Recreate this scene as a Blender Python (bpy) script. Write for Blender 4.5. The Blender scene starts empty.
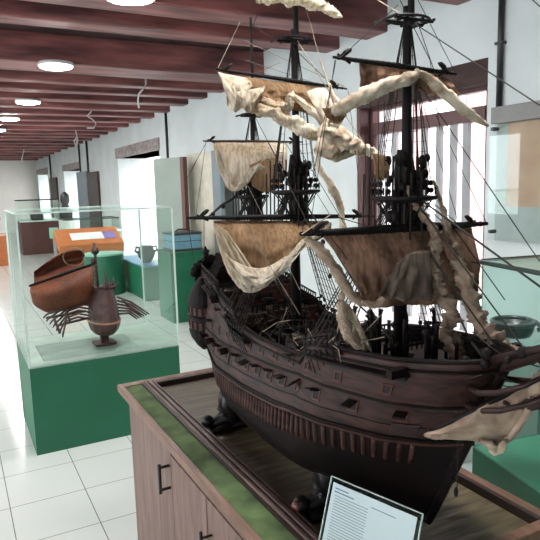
import bpy, math, random
from mathutils import Vector, Matrix, noise
random.seed(7)
sc = bpy.context.scene
V = Vector
PI = math.pi

# ------------------------------------------------------------------ camera
CF = 594.44
CR = V((0.88104905, -0.47221427, -0.02768149))
CU = V((0.09180385, 0.11329196, 0.98931137))
CD = V((0.46403085, 0.8741731, -0.14316686))
CO = V((0, 0, 1.6))
cam = bpy.data.cameras.new('camera')
cam.sensor_width = 36
cam.lens = CF / 540 * 36
cam.clip_start = 0.02
cam.clip_end = 200
co = bpy.data.objects.new('camera', cam)
sc.collection.objects.link(co)
m = Matrix((CR, CU, -CD)).transposed().to_4x4()
m.translation = CO
co.matrix_world = m
sc.camera = co

# ------------------------------------------------------------------ world, exposure
w = bpy.data.worlds.new('world')
sc.world = w
w.use_nodes = True
wn = w.node_tree.nodes
wn['Background'].inputs[0].default_value = (0.93, 0.96, 1.0, 1)
wn['Background'].inputs[1].default_value = 8.0
sc.view_settings.view_transform = 'Standard'
sc.view_settings.look = 'None'
sc.view_settings.gamma = 1
sc.view_settings.exposure = 0.6
sc.cycles.max_bounces = 8
sc.cycles.transparent_max_bounces = 24
sc.cycles.sample_clamp_indirect = 6
sc.cycles.use_denoising = True
LAMP = 110.0


def portal(name, loc, rot, sx, sy):
    l = bpy.data.lights.new(name, 'AREA')
    l.shape = 'RECTANGLE'
    l.size, l.size_y = sx, sy
    l.cycles.is_portal = True
    o = bpy.data.objects.new(name, l)
    o.location = loc
    o.rotation_euler = rot
    sc.collection.objects.link(o)


# daylight enters through the openings of the two long walls
for (y0, y1, z1) in ((2.80, 4.2, 2.36), (9.6, 12.35, 2.2), (16.4, 18.9, 2.2), (22.2, 24.8, 2.2)):
    portal('daylight_opening', (3.74, (y0 + y1) / 2, z1 / 2), (0, PI / 2, 0), z1, y1 - y0)
for (y0, y1) in ((3.6, 5.0), (8.5, 10.5), (16, 18)):
    portal('daylight_opening', (-3.12, (y0 + y1) / 2, 1.65), (0, -PI / 2, 0), 1.5, y1 - y0)


# a picture point turned into a real place on a known plane
def P(x, y, X=None, Y=None, Z=None):
    d = CD * CF + CR * (x - 270) + CU * (270 - y)
    if Z is not None:
        t = (Z - CO.z) / d.z
    elif X is not None:
        t = X / d.x
    else:
        t = Y / d.y
    return CO + d * t


# ------------------------------------------------------------------ materials
MATS = {}


def mat(name, col, rough=0.6, col2=None, scale=8, stretch=(1, 1, 1), metal=0, bump=0, spec=0.5, wave=False,
        contrast=(0.35, 0.65), transl=0, coat=0, detail=6):
    m = bpy.data.materials.new(name)
    m.use_nodes = True
    nt = m.node_tree
    n = nt.nodes
    b = n['Principled BSDF']
    b.inputs['Roughness'].default_value = rough
    b.inputs['Metallic'].default_value = metal
    b.inputs['Specular IOR Level'].default_value = spec
    b.inputs['Coat Weight'].default_value = coat
    c2 = col2 if col2 else tuple(x * 0.85 for x in col)
    tc = n.new('ShaderNodeTexCoord')
    mp = n.new('ShaderNodeMapping')
    mp.inputs['Scale'].default_value = stretch
    nt.links.new(tc.outputs['Object'], mp.inputs[0])
    if wave:
        t = n.new('ShaderNodeTexWave')
        t.inputs['Scale'].default_value = scale
        t.inputs['Distortion'].default_value = 3
        t.inputs['Detail'].default_value = 3
    else:
        t = n.new('ShaderNodeTexNoise')
        t.inputs['Scale'].default_value = scale
        t.inputs['Detail'].default_value = detail
    nt.links.new(mp.outputs[0], t.inputs[0])
    r = n.new('ShaderNodeValToRGB')
    r.color_ramp.elements[0].position = contrast[0]
    r.color_ramp.elements[1].position = contrast[1]
    r.color_ramp.elements[0].color = (*c2, 1)
    r.color_ramp.elements[1].color = (*col, 1)
    nt.links.new(t.outputs['Fac'], r.inputs[0])
    nt.links.new(r.outputs[0], b.inputs['Base Color'])
    if transl:
        s2 = n.new('ShaderNodeTexNoise')
        s2.inputs['Scale'].default_value = 120
        s2.inputs['Detail'].default_value = 2
        m2 = n.new('ShaderNodeMapping')
        m2.inputs['Scale'].default_value = (1, 1, .06)
        nt.links.new(tc.outputs['Object'], m2.inputs[0])
        nt.links.new(m2.outputs[0], s2.inputs[0])
        r2 = n.new('ShaderNodeValToRGB')
        r2.color_ramp.elements[0].position = .36
        r2.color_ramp.elements[1].position = .56
        r2.color_ramp.elements[0].color = (.68, .64, .60, 1)
        r2.color_ramp.elements[1].color = (1, 1, 1, 1)
        nt.links.new(s2.outputs['Fac'], r2.inputs[0])
        mm_ = n.new('ShaderNodeMix')
        mm_.data_type = 'RGBA'
        mm_.blend_type = 'MULTIPLY'
        mm_.inputs[0].default_value = 1
        nt.links.new(r.outputs[0], mm_.inputs[6])
        nt.links.new(r2.outputs[0], mm_.inputs[7])
        nt.links.new(mm_.outputs[2], b.inputs['Base Color'])
    if bump:
        bp = n.new('ShaderNodeBump')
        bp.inputs['Strength'].default_value = bump
        bp.inputs['Distance'].default_value = 0.01
        nt.links.new(t.outputs['Fac'], bp.inputs['Height'])
        nt.links.new(bp.outputs[0], b.inputs['Normal'])
    if transl:
        tr = n.new('ShaderNodeBsdfTranslucent')
        nt.links.new(mm_.outputs[2], tr.inputs[0])
        mx = n.new('ShaderNodeMixShader')
        mx.inputs[0].default_value = transl
        nt.links.new(b.outputs[0], mx.inputs[1])
        nt.links.new(tr.outputs[0], mx.inputs[2])
        nt.links.new(mx.outputs[0], n['Material Output'].inputs[0])
    MATS[name] = m
    return m


def emis(name, col, s):
    m = bpy.data.materials.new(name)
    m.use_nodes = True
    b = m.node_tree.nodes['Principled BSDF']
    b.inputs['Base Color'].default_value = (*col, 1)
    b.inputs['Emission Color'].default_value = (*col, 1)
    b.inputs['Emission Strength'].default_value = s
    return m


def pane_mat(name, tint, ior=1.25):
    m = bpy.data.materials.new(name)
    m.use_nodes = True
    nt = m.node_tree
    n = nt.nodes
    n.remove(n['Principled BSDF'])
    t = n.new('ShaderNodeBsdfTransparent')
    t.inputs[0].default_value = (*tint, 1)
    g = n.new('ShaderNodeBsdfGlossy')
    g.inputs['Roughness'].default_value = 0.02
    g.inputs[0].default_value = (0.9, 1, 0.96, 1)
    lw = n.new('ShaderNodeLayerWeight')
    lw.inputs[0].default_value = 0.5
    pw = n.new('ShaderNodeMath')
    pw.operation = 'POWER'
    pw.inputs[1].default_value = 4.0
    nt.links.new(lw.outputs['Facing'], pw.inputs[0])
    f = n.new('ShaderNodeMath')
    f.operation = 'MULTIPLY_ADD'
    f.inputs[1].default_value = 0.55
    f.inputs[2].default_value = (ior - 1) ** 2 / (ior + 1) ** 2
    nt.links.new(pw.outputs[0], f.inputs[0])
    mx = n.new('ShaderNodeMixShader')
    nt.links.new(f.outputs[0], mx.inputs[0])
    nt.links.new(t.outputs[0], mx.inputs[1])
    nt.links.new(g.outputs[0], mx.inputs[2])
    nt.links.new(mx.outputs[0], n['Material Output'].inputs[0])
    return m


def tile_mat():
    m = bpy.data.materials.new('floor_tiles')
    m.use_nodes = True
    nt = m.node_tree
    n = nt.nodes
    b = n['Principled BSDF']
    tc = n.new('ShaderNodeTexCoord')
    mp = n.new('ShaderNodeMapping')
    mp.inputs['Location'].default_value = (-0.128 + 3.735, -3.14 + 3.735 * 2, 0)
    nt.links.new(tc.outputs['Object'], mp.inputs[0])
    br = n.new('ShaderNodeTexBrick')
    br.offset = 0
    br.squash = 1
    br.inputs['Scale'].default_value = 1
    br.inputs['Brick Width'].default_value = 0.3735
    br.inputs['Row Height'].default_value = 0.3735
    br.inputs['Mortar Size'].default_value = 0.0022
    br.inputs['Mortar Smooth'].default_value = 0.1
    br.inputs['Color1'].default_value = (0.62, 0.665, 0.64, 1)
    br.inputs['Color2'].default_value = (0.65, 0.69, 0.665, 1)
    br.inputs['Mortar'].default_value = (0.13, 0.15, 0.15, 1)
    nt.links.new(mp.outputs[0], br.inputs[0])
    nt.links.new(br.outputs[0], b.inputs['Base Color'])
    b.inputs['Roughness'].default_value = 0.16
    b.inputs['Specular IOR Level'].default_value = 0.6
    return m


M = dict(
    floor=tile_mat(),
    wall=mat('white_plaster', (0.62, 0.67, 0.675), 0.9, (0.55, 0.60, 0.60), 2.5, bump=0.3),
    farwall=mat('cream_plaster', (0.72, 0.70, 0.65), 0.9, (0.66, 0.64, 0.60), 1.5),
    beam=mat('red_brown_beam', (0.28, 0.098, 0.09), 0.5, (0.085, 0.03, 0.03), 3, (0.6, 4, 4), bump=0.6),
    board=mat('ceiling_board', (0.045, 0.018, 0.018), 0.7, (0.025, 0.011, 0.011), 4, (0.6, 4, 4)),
    lintel=mat('grey_lintel', (0.36, 0.32, 0.31), 0.8, (0.20, 0.17, 0.165), 6, (3, 1, 3), bump=0.5),
    darklintel=mat('dark_lintel', (0.05, 0.024, 0.022), 0.8, (0.03, 0.015, 0.014), 6, (3, 1, 3)),
    frame=mat('maroon_frame', (0.11, 0.04, 0.038), 0.5, (0.07, 0.03, 0.03), 6, (4, 4, 1)),
    bar=mat('grey_bar_paint', (0.33, 0.35, 0.36), 0.5),
    pink=mat('pink_outer_wall', (0.62, 0.33, 0.33), 0.9, (0.72, 0.45, 0.44), 1),
    outer=mat('white_outer_wall', (0.85, 0.84, 0.82), 0.9),
    ground=mat('pale_paving', (0.60, 0.60, 0.58), 0.9),
    green=mat('green_paint', (0.010, 0.135, 0.065), 0.5, (0.009, 0.118, 0.056), 3),
    green2=mat('green_reflect_top', (0.33, 0.43, 0.36), 0.5, (0.27, 0.37, 0.31), 9),  # greenish grey of the glass reflection put into the plinth top colour
    tealtop=mat('lit_green_top', (0.12, 0.42, 0.28), 0.5),  # lit look of the green top put into its colour
    drumtop=mat('pale_green_top', (0.28, 0.55, 0.42), 0.5),
    bluetop=mat('blue_top', (0.12, 0.30, 0.46), 0.4),
    bluebox=mat('blue_box_paint', (0.16, 0.33, 0.42), 0.5, (0.11, 0.26, 0.35), 20),
    orange=mat('orange_wood', (0.52, 0.17, 0.05), 0.5, (0.42, 0.13, 0.04), 5, (1, 1, 8)),
    maroon=mat('maroon_wood', (0.13, 0.045, 0.04), 0.5, (0.10, 0.035, 0.03), 5, (1, 1, 8)),
    white=mat('white_card', (0.78, 0.79, 0.78), 0.6),
    purple=mat('violet_print', (0.22, 0.17, 0.42), 0.6),
    yellow=mat('yellow_card', (0.75, 0.52, 0.08), 0.6),
    black=mat('black_metal', (0.016, 0.016, 0.018), 0.4),
    darkgrey=mat('dark_object', (0.05, 0.05, 0.05), 0.5),
    greypanel=mat('grey_green_panel', (0.26, 0.31, 0.27), 0.6, (0.23, 0.28, 0.245), 3),
    cream=mat('cream_panel', (0.60, 0.57, 0.47), 0.7),
    brownedge=mat('brown_edge', (0.13, 0.06, 0.045), 0.6),
    frame_grey=mat('grey_showcase', (0.20, 0.20, 0.195), 0.5),
    map=mat('tan_map', (0.56, 0.38, 0.27), 0.7, (0.46, 0.27, 0.18), 7, contrast=(0.3, 0.75)),
    mapback=mat('pale_grey_board', (0.42, 0.45, 0.43), 0.6),
    cabwood=mat('cabinet_wood', (0.205, 0.125, 0.098), 0.5, (0.125, 0.07, 0.055), 5, (7, 7, 0.9), bump=0.15),
    rimwood=mat('rim_wood', (0.22, 0.115, 0.075), 0.45, (0.13, 0.065, 0.042), 6, (6, 1, 1), bump=0.2),
    rail=mat('moulding_wood', (0.17, 0.115, 0.10), 0.35, (0.09, 0.055, 0.05), 8, (6, 1, 1)),
    darkrim=mat('dark_rim', (0.03, 0.014, 0.012), 0.4),
    felt=mat('green_felt', (0.13, 0.20, 0.075), 0.95, (0.045, 0.075, 0.03), 14, contrast=(0.3, 0.75), bump=0.4),
    deckmat=mat('tray_boards', (0.16, 0.125, 0.07), 0.5, (0.04, 0.03, 0.018), 5, (1.2, 9, 1), bump=0.5, contrast=(0.3, 0.7)),
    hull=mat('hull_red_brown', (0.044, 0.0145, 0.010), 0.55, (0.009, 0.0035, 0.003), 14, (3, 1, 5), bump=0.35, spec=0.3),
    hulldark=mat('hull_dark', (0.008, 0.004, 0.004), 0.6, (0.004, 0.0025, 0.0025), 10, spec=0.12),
    rib=mat('rib_wood', (0.050, 0.019, 0.014), 0.5, (0.028, 0.011, 0.009), 20, spec=0.2),
    portred=mat('port_frame_red', (0.07, 0.02, 0.013), 0.5, spec=0.3),
    gap=mat('seam_port_black', (0.002, 0.002, 0.002), 0.8),
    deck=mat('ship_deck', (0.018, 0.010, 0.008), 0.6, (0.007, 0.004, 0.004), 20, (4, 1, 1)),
    spar=mat('spar_black', (0.006, 0.004, 0.004), 0.6, spec=0.2),
    sprit=mat('bowsprit_brown', (0.038, 0.013, 0.012), 0.5, (0.012, 0.005, 0.005), 15, spec=0.3),
    rope=mat('dark_rope', (0.018, 0.013, 0.011), 0.9),
    paler=mat('pale_rope', (0.25, 0.20, 0.15), 0.9),
    block=mat('block_wood', (0.007, 0.004, 0.004), 0.65, spec=0.2),
    carve=mat('carved_black', (0.006, 0.004, 0.004), 0.4, spec=0.3, coat=0.1),
    carvered=mat('carved_red_knob', (0.13, 0.045, 0.03), 0.35, (0.05, 0.015, 0.012), 60),
    sailw=mat('sail_cream', (0.84, 0.76, 0.63), 0.95, (0.50, 0.37, 0.23), 9, transl=0.4, contrast=(0.3, 0.6), bump=0.8),
    sailt=mat('sail_tan', (0.50, 0.33, 0.19), 0.95, (0.26, 0.145, 0.075), 8, (2, 1, 1), transl=0.45, contrast=(0.3, 0.65), bump=0.8),
    sailb=mat('sail_brown', (0.46, 0.28, 0.19), 0.95, (0.13, 0.07, 0.045), 7, (2, 1, 1), transl=0.42, contrast=(0.35, 0.62), bump=0.8),
    rollb=mat('rolled_linen_brown', (0.40, 0.30, 0.22), 0.95, (0.17, 0.115, 0.08), 22, contrast=(0.3, 0.7), bump=0.8),
    sailg=mat('sail_shaded', (0.25, 0.19, 0.145), 0.95, (0.13, 0.09, 0.07), 12, transl=0.3, bump=0.5),  # shade on the fore course patch put into a greyer brown
    roll=mat('rolled_linen', (0.62, 0.52, 0.40), 0.95, (0.24, 0.16, 0.10), 24, contrast=(0.35, 0.62), bump=0.8),  # dark second tone paints shade into the creases
    gsail=mat('orange_brown_sail', (0.24, 0.065, 0.028), 0.6, (0.11, 0.03, 0.018), 5, transl=0.15),
    ghull=mat('galley_wood', (0.075, 0.027, 0.024), 0.45, (0.03, 0.011, 0.011), 26),
    gband=mat('galley_band', (0.35, 0.17, 0.10), 0.5),
    cloth=mat('acrylic_white', (0.6, 0.66, 0.64), 0.3),
    bowl=mat('grey_green_metal', (0.06, 0.095, 0.09), 0.35, (0.04, 0.065, 0.06), 10),
    paper=mat('pale_paper', (0.52, 0.62, 0.63), 0.6, (0.49, 0.59, 0.60), 3),
    ink=mat('grey_ink', (0.20, 0.27, 0.29), 0.7),
    inkblue=mat('blue_ink', (0.09, 0.17, 0.27), 0.7),
    wire=mat('white_wire', (0.55, 0.52, 0.50), 0.6),
    glass=pane_mat('clear_pane', (0.965, 0.985, 0.975)),
    glassg=pane_mat('green_pane', (0.90, 0.965, 0.945), 1.3),
    glassedge=mat('glass_edge', (0.66, 0.80, 0.75), 0.2),
    glassdark=mat('dark_glass_edge', (0.02, 0.05, 0.045), 0.2),
    acrylic=pane_mat('acrylic', (0.93, 0.96, 0.96), 1.3),
    lamp=emis('lamp_white', (1.0, 0.98, 0.95), LAMP),
    lamprim=mat('lamp_rim', (0.7, 0.7, 0.7), 0.4),
    statue=mat('dark_bronze', (0.03, 0.03, 0.025), 0.4),
    pot=mat('pot_glaze', (0.10, 0.11, 0.10), 0.2, (0.04, 0.045, 0.04), 8),
    doorgrey=mat('blue_grey_door', (0.20, 0.25, 0.28), 0.6),
    doordark=mat('dark_door', (0.06, 0.045, 0.042), 0.6),
)


# ------------------------------------------------------------------ mesh builder
class MB:
    def __init__(s):
        s.v = []
        s.f = []

    def add(s, vs, fs):
        o = len(s.v)
        s.v += [V(p) for p in vs]
        s.f += [tuple(i + o for i in f) for f in fs]
        return s

    def box(s, a, b, rz=0, piv=None):
        x0, y0, z0 = a
        x1, y1, z1 = b
        vs = [V((x, y, z)) for z in (z0, z1) for x, y in ((x0, y0), (x1, y0), (x1, y1), (x0, y1))]
        if rz:
            c = V(piv) if piv else V(((x0 + x1) / 2, (y0 + y1) / 2, 0))
            c = V((c.x, c.y, 0))
            R = Matrix.Rotation(rz, 3, 'Z')
            vs = [R @ (p - c) + c for p in vs]
        return s.add(vs, [(0, 3, 2, 1), (4, 5, 6, 7), (0, 1, 5, 4), (1, 2, 6, 5), (2, 3, 7, 6), (3, 0, 4, 7)])

    def obox(s, c, ax, ay, az, hx, hy, hz):
        c = V(c)
        ax, ay, az = V(ax).normalized() * hx, V(ay).normalized() * hy, V(az).normalized() * hz
        vs = [c + ax * i + ay * j + az * k for k in (-1, 1) for i, j in ((-1, -1), (1, -1), (1, 1), (-1, 1))]
        return s.add(vs, [(0, 3, 2, 1), (4, 5, 6, 7), (0, 1, 5, 4), (1, 2, 6, 5), (2, 3, 7, 6), (3, 0, 4, 7)])

    def quad(s, a, b, c, d):
        return s.add([a, b, c, d], [(0, 1, 2, 3)])

    def tube(s, pts, r, n=6, cap=True, lobes=0, wob=0, seed=0):
        pts = [V(p) for p in pts]
        rs = r if isinstance(r, (list, tuple)) else [r] * len(pts)
        o = len(s.v)
        up = V((0.13, 0.31, 0.94)).normalized()
        for i, p in enumerate(pts):
            t = (pts[min(i + 1, len(pts) - 1)] - pts[max(i - 1, 0)])
            t = t.normalized() if t.length > 1e-9 else V((0, 0, 1))
            u_ = up if abs(t.dot(up)) < 0.95 else V((1, 0.1, 0))
            a = t.cross(u_).normalized()
            b = t.cross(a)
            for k in range(n):
                th = 2 * PI * k / n
                rr = rs[i]
                if lobes:
                    q_ = V((math.cos(th + i * .16) * 1.7, math.sin(th + i * .16) * 1.7, i * .11 + seed * 7.3))
                    rr *= 1 + wob * 2.3 * noise.noise(q_) + wob * 1.8 * noise.noise(q_ * 2.3) + wob * .6 * noise.noise(V((q_.x * 4, q_.y * 4, i * .5)))
                s.v.append(p + a * rr * math.cos(th) + b * rr * math.sin(th))
        for i in range(len(pts) - 1):
            for k in range(n):
                k2 = (k + 1) % n
                s.f.append((o + i * n + k, o + i * n + k2, o + (i + 1) * n + k2, o + (i + 1) * n + k))
        if cap:
            s.f.append(tuple(o + k for k in range(n))[::-1])
            e = o + (len(pts) - 1) * n
            s.f.append(tuple(e + k for k in range(n)))
        return s

    def lathe(s, c, prof, n=20, axis='Z', sx=1, sy=1):
        o = len(s.v)
        c = V(c)
        for r, h in prof:
            for k in range(n):
                a = 2 * PI * k / n
                p = (r * math.cos(a) * sx, r * math.sin(a) * sy, h)
                if axis == 'Y':
                    p = (p[0], p[2], p[1])
                if axis == 'X':
                    p = (p[2], p[0], p[1])
                s.v.append(c + V(p))
        for i in range(len(prof) - 1):
            for k in range(n):
                k2 = (k + 1) % n
                s.f.append((o + i * n + k, o + i * n + k2, o + (i + 1) * n + k2, o + (i + 1) * n + k))
        s.f.append(tuple(o + k for k in range(n))[::-1])
        e = o + (len(prof) - 1) * n
        s.f.append(tuple(e + k for k in range(n)))
        return s

    def ball(s, c, r, n=10, sz=1, sx=1, sy=1):
        pr = [(max(r * math.sin(PI * i / n), r * 0.02), -r * sz * math.cos(PI * i / n)) for i in range(n + 1)]
        return s.lathe(c, pr, n + 4, sx=sx, sy=sy)

    def grid(s, fn, nu, nv):
        o = len(s.v)
        for i in range(nu + 1):
            for j in range(nv + 1):
                s.v.append(V(fn(i / nu, j / nv)))
        for i in range(nu):
            for j in range(nv):
                a = o + i * (nv + 1) + j
                s.f.append((a, a + nv + 1, a + nv + 2, a + 1))
        return s


ORIG = {}


def link(o):
    sc.collection.objects.link(o)


def tagit(o, label=None, cat=None, group=None, kind=None):
    if label:
        o['label'] = label
    if cat:
        o['category'] = cat
    if group:
        o['group'] = group
    if kind:
        o['kind'] = kind
    return o


def empty(name, loc, label, cat, group=None):
    o = bpy.data.objects.new(name, None)
    o.location = loc
    o.empty_display_size = 0.05
    link(o)
    ORIG[o.name] = V(loc)
    return tagit(o, label, cat, group)


def obj(name, mb, m, parent=None, smooth=False, org=None, label=None, cat=None, group=None, kind=None, solid=0, bevel=0):
    if parent is not None:
        base = ORIG[parent.name]
    else:
        base = V(org) if org is not None else V((0, 0, 0))
    me = bpy.data.meshes.new(name)
    me.from_pydata([tuple(p - base) for p in mb.v], [], mb.f)
    me.materials.append(m)
    if smooth:
        me.polygons.foreach_set('use_smooth', [True] * len(me.polygons))
    me.update()
    o = bpy.data.objects.new(name, me)
    link(o)
    if parent is not None:
        o.parent = parent
    else:
        o.location = base
    ORIG[o.name] = base
    if solid:
        md = o.modifiers.new('solid', 'SOLIDIFY')
        md.thickness = solid
        md.offset = 0
    if bevel:
        md = o.modifiers.new('bevel', 'BEVEL')
        md.width = bevel
        md.segments = 2
        md.limit_method = 'ANGLE'
    return tagit(o, label, cat, group, kind)


def B(a, b, rz=0, piv=None):
    return MB().box(a, b, rz, piv)


def S(name, mb, m, parent=None, **k):
    return obj(name, mb, m, parent, kind='structure' if parent is None else None, **k)


# ------------------------------------------------------------------ room
WX, WO = 3.1, 3.72
YN, YF = -2.2, 25.4
XL = -3.1
CZ = 3.0
S('floor', B((XL - 0.3, YN - 0.3, -0.05), (WO, YF + 0.3, 0)), M['floor'])
S('ground_outside', B((WO, -8, -0.09), (14, 40, -0.01)), M['ground'])
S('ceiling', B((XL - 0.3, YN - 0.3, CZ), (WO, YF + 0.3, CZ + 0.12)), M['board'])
OPEN = [(2.80, 4.2, 0.0, 2.36), (9.6, 12.35, 0, 2.2), (16.4, 18.9, 0, 2.15), (22.2, 24.8, 0, 2.2)]
mb = MB()
y = YN
for (a, b, z0, z1) in OPEN:
    mb.box((WX, y, 0), (WO, a, CZ))
    mb.box((WX, a, z1), (WO, b, CZ))
    y = b
mb.box((WX, y, 0), (WO, YF, CZ))
S('wall_right', mb, M['wall'])
mb = MB()
y = YN
for (a, b) in ((-1.4, 0.4), (2.6, 4.4), (7.5, 9.5)):
    mb.box((XL - 0.25, y, 0), (XL, a, CZ))
    mb.box((XL - 0.25, a, 0), (XL, b, 0.9))
    mb.box((XL - 0.25, a, 2.4), (XL, b, CZ))
    y = b
mb.box((XL - 0.25, y, 0), (XL, YF, CZ))
S('wall_left', mb, M['wall'])
S('wall_far', B((XL - 0.25, YF, 0), (WO, YF + 0.25, CZ)), M['farwall'])
S('wall_near', B((XL - 0.25, YN - 0.25, 0), (WO, YN, CZ)), M['wall'])
# ceiling beams
BEAMS = [(0.6, 0.24), (1.5, 0.24), (2.25, 0.26), (2.95, 0.26), (3.93, 0.27), (4.55, 0.22), (6.1, 0.5), (6.92, 0.17), (7.55, 0.2), (8.28, 0.24), (9.05, 0.2), (9.85, 0.22),
         (10.66, 0.22), (11.45, 0.22), (12.3, 0.22), (13.1, 0.22), (13.9, 0.22), (14.7, 0.22), (15.8, 0.22), (16.95, 0.24),
         (18, 0.24), (19.2, 0.24), (20.5, 0.24), (21.8, 0.24), (23.1, 0.24), (24.4, 0.26)]
for (yc, wd) in BEAMS:
    n = 28
    mb = MB()
    prof = []
    rows = []
    for i in range(n + 1):
        x = XL + (WX + 0.02 - XL) * i / n
        j = lambda q: 0.012 * noise.noise(V((x * 1.1, yc * 3 + q, q)))
        zb = 2.74 + 0.012 * noise.noise(V((x * .7, yc, 9)))
        rows.append([(x, yc - wd / 2 + j(1), zb + j(3)), (x, yc + wd / 2 + j(2), zb + j(4)), (x, yc + wd / 2, CZ), (x, yc - wd / 2, CZ)])
    for i, r in enumerate(rows):
        mb.v += [V(p) for p in r]
    for i in range(n):
        for k in range(4):
            k2 = (k + 1) % 4
            mb.f.append((i * 4 + k, i * 4 + k2, (i + 1) * 4 + k2, (i + 1) * 4 + k))
    mb.f += [(0, 1, 2, 3), (n * 4, n * 4 + 3, n * 4 + 2, n * 4 + 1)]
    o = obj('ceiling_beam', mb, M['beam'], bevel=0.012, kind='structure')
# lintels over the openings
S('trim_1', B((WX + 0.006, 2.801, 2.205), (WX + 0.26, 4.199, 2.359)), M['darklintel'])
S('trim_2', B((WX - 0.03, 9.55, 2.2), (WO, 12.4, 2.4)), M['lintel'])
S('trim_3', B((WX - 0.03, 16.35, 2.15), (WO, 18.95, 2.32)), M['lintel'])
S('trim_4', B((WX - 0.03, 22.1, 2.2), (WO, 24.9, 2.39)), M['lintel'])

S('trim_5', B((WX + 0.006, 4.16, 0), (WX + 0.1, 4.199, 2.205)), M['frame'])  # maroon panel added where the far window reveal lies in shade
# near window with its bars
FXW = WX + 0.11
wr = obj('window_1', MB().box((FXW, 2.80, 0), (FXW + .07, 2.91, 2.2)).box((FXW, 4.12, 0), (FXW + .07, 4.2, 2.2))
         .box((FXW - .01, 2.91, 1.985), (FXW + .08, 4.12, 2.08)).box((FXW, 2.8, 2.18), (FXW + .07, 4.2, 2.205)), M['frame'], kind='structure')
for xb in (379, 394, 409, 423, 438, 452, 465):
    yb = P(xb, 160, X=FXW + .02).y
    obj('window_bar', MB().box((FXW + .02, yb - 0.026, 0), (FXW + .05, yb + 0.026, 1.99)), M['bar'], wr)
# doors in the deeper openings
S('door_1', B((3.02, 15.2, 0), (3.08, 16.5, 2.04)), M['doorgrey'])
S('door_2', B((3.04, 14.1, 0), (3.09, 15.2, 2.0)), M['doordark'])
S('door_3', B((3.03, 20.1, 0), (3.09, 21.4, 2.0)), M['doordark'])
S('door_4', B((3.3, 22.2, 0), (3.36, 23.2, 2.2)), M['brownedge'])
# outside
S('wall_outer_pink', B((6.6, -1, 0), (6.9, 8, 4)), M['pink'])
S('wall_outer_added', B((6.6, 8, 0), (6.9, 34, 4)), M['outer'])  # added white wall under the sky, brightens the deeper openings
for yb in (5.2, 6.3, 7.4):
    S('trim_outer_post', B((6.3, yb, 0), (6.55, yb + 0.45, 4)), M['outer'])

# wall pipes
def pipe(X, Y, z0, z1, r, label, clip=None):
    t = empty('wall_conduit', (X, Y, z0), label, 'pipe')
    obj('pipe', MB().tube([(X, Y, z0), (X, Y, z1)], r, 10), M['black'], t, smooth=True)
    if clip:
        obj('clip', MB().box((X - 0.02, Y - 0.03, clip - 0.008), (WX, Y + 0.03, clip + 0.008)), M['black'], t)
pipe(WX - 0.02, 2.69, 2.032, CZ, 0.019, 'black vertical conduit on the wall right of the near window', 2.42)
pipe(WX - 0.02, 9.12, 1.95, 2.74, 0.02, 'thin dark conduit on the wall above the grey-green panel')
pipe(WX - 0.02, 15.2, 1.3, 2.8, 0.03, 'grey conduit on the far wall stretch, right of the second lintel')
pipe(WX - 0.02, 16.2, 1.3, 2.8, 0.025, 'grey conduit on the far wall stretch beside the second lintel end')
pipe(WX - 0.02, 21.3, 1.2, 2.8, 0.03, 'farthest thin conduit on the right wall near the smallest lintel')

# ceiling lamps
for (px_, py_, lab) in ((56, 66, 'nearest fully visible round white ceiling lamp on the wide beam'),
                        (28, 102, 'round white ceiling lamp, second in the row from the camera'),
                        (9, 119, 'round white ceiling lamp, third in the row, at the left picture edge'),
                        (-3, 130, 'round white ceiling lamp farthest down the hall, cut by the left picture edge'),
                        (130, -4, 'round white ceiling lamp cut by the top picture edge')):
    c = P(px_, py_, Z=2.71)
    t = empty('ceiling_lamp', c, lab, 'lamp')
    obj('diffuser', MB().lathe(c, [(0.11, -0.02), (0.138, -0.012), (0.142, 0.006)], 28), M['lamp'], t, smooth=True)
    obj('lamp_rim', MB().lathe(c, [(0.15, -0.004), (0.156, 0.008), (0.15, 0.028)], 28), M['lamprim'], t, smooth=True)

for (lx, ly, lab) in ((0.98, 1.05, 'round white ceiling lamp right above the big ship, outside the picture'),
                      (0.9, 14.2, 'round white ceiling lamp down the hall, beyond the left picture edge'),
                      (0.9, 19.2, 'round white ceiling lamp down the hall, second from the far wall'),
                      (-1.5, 3.6, 'added unseen round ceiling lamp on the left, level with the glass case'),  # second row added beyond the left edge to light the ship
                      (-1.5, 8.2, 'added unseen round ceiling lamp on the left, level with the orange desk'),
                      (-1.5, 14.0, 'added unseen round ceiling lamp on the left, down the hall'),
                      (0.9, 17.0, 'round white ceiling lamp far down the hall'),
                      (0.9, 23.2, 'round white ceiling lamp nearest the far wall')):
    c = V((lx, ly, 2.71))
    t = empty('ceiling_lamp', c, lab, 'lamp')
    obj('diffuser', MB().lathe(c, [(0.11, -0.02), (0.138, -0.012), (0.142, 0.006)], 28), M['lamp'], t, smooth=True)
    obj('lamp_rim', MB().lathe(c, [(0.15, -0.004), (0.156, 0.008), (0.15, 0.028)], 28), M['lamprim'], t, smooth=True)

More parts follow.
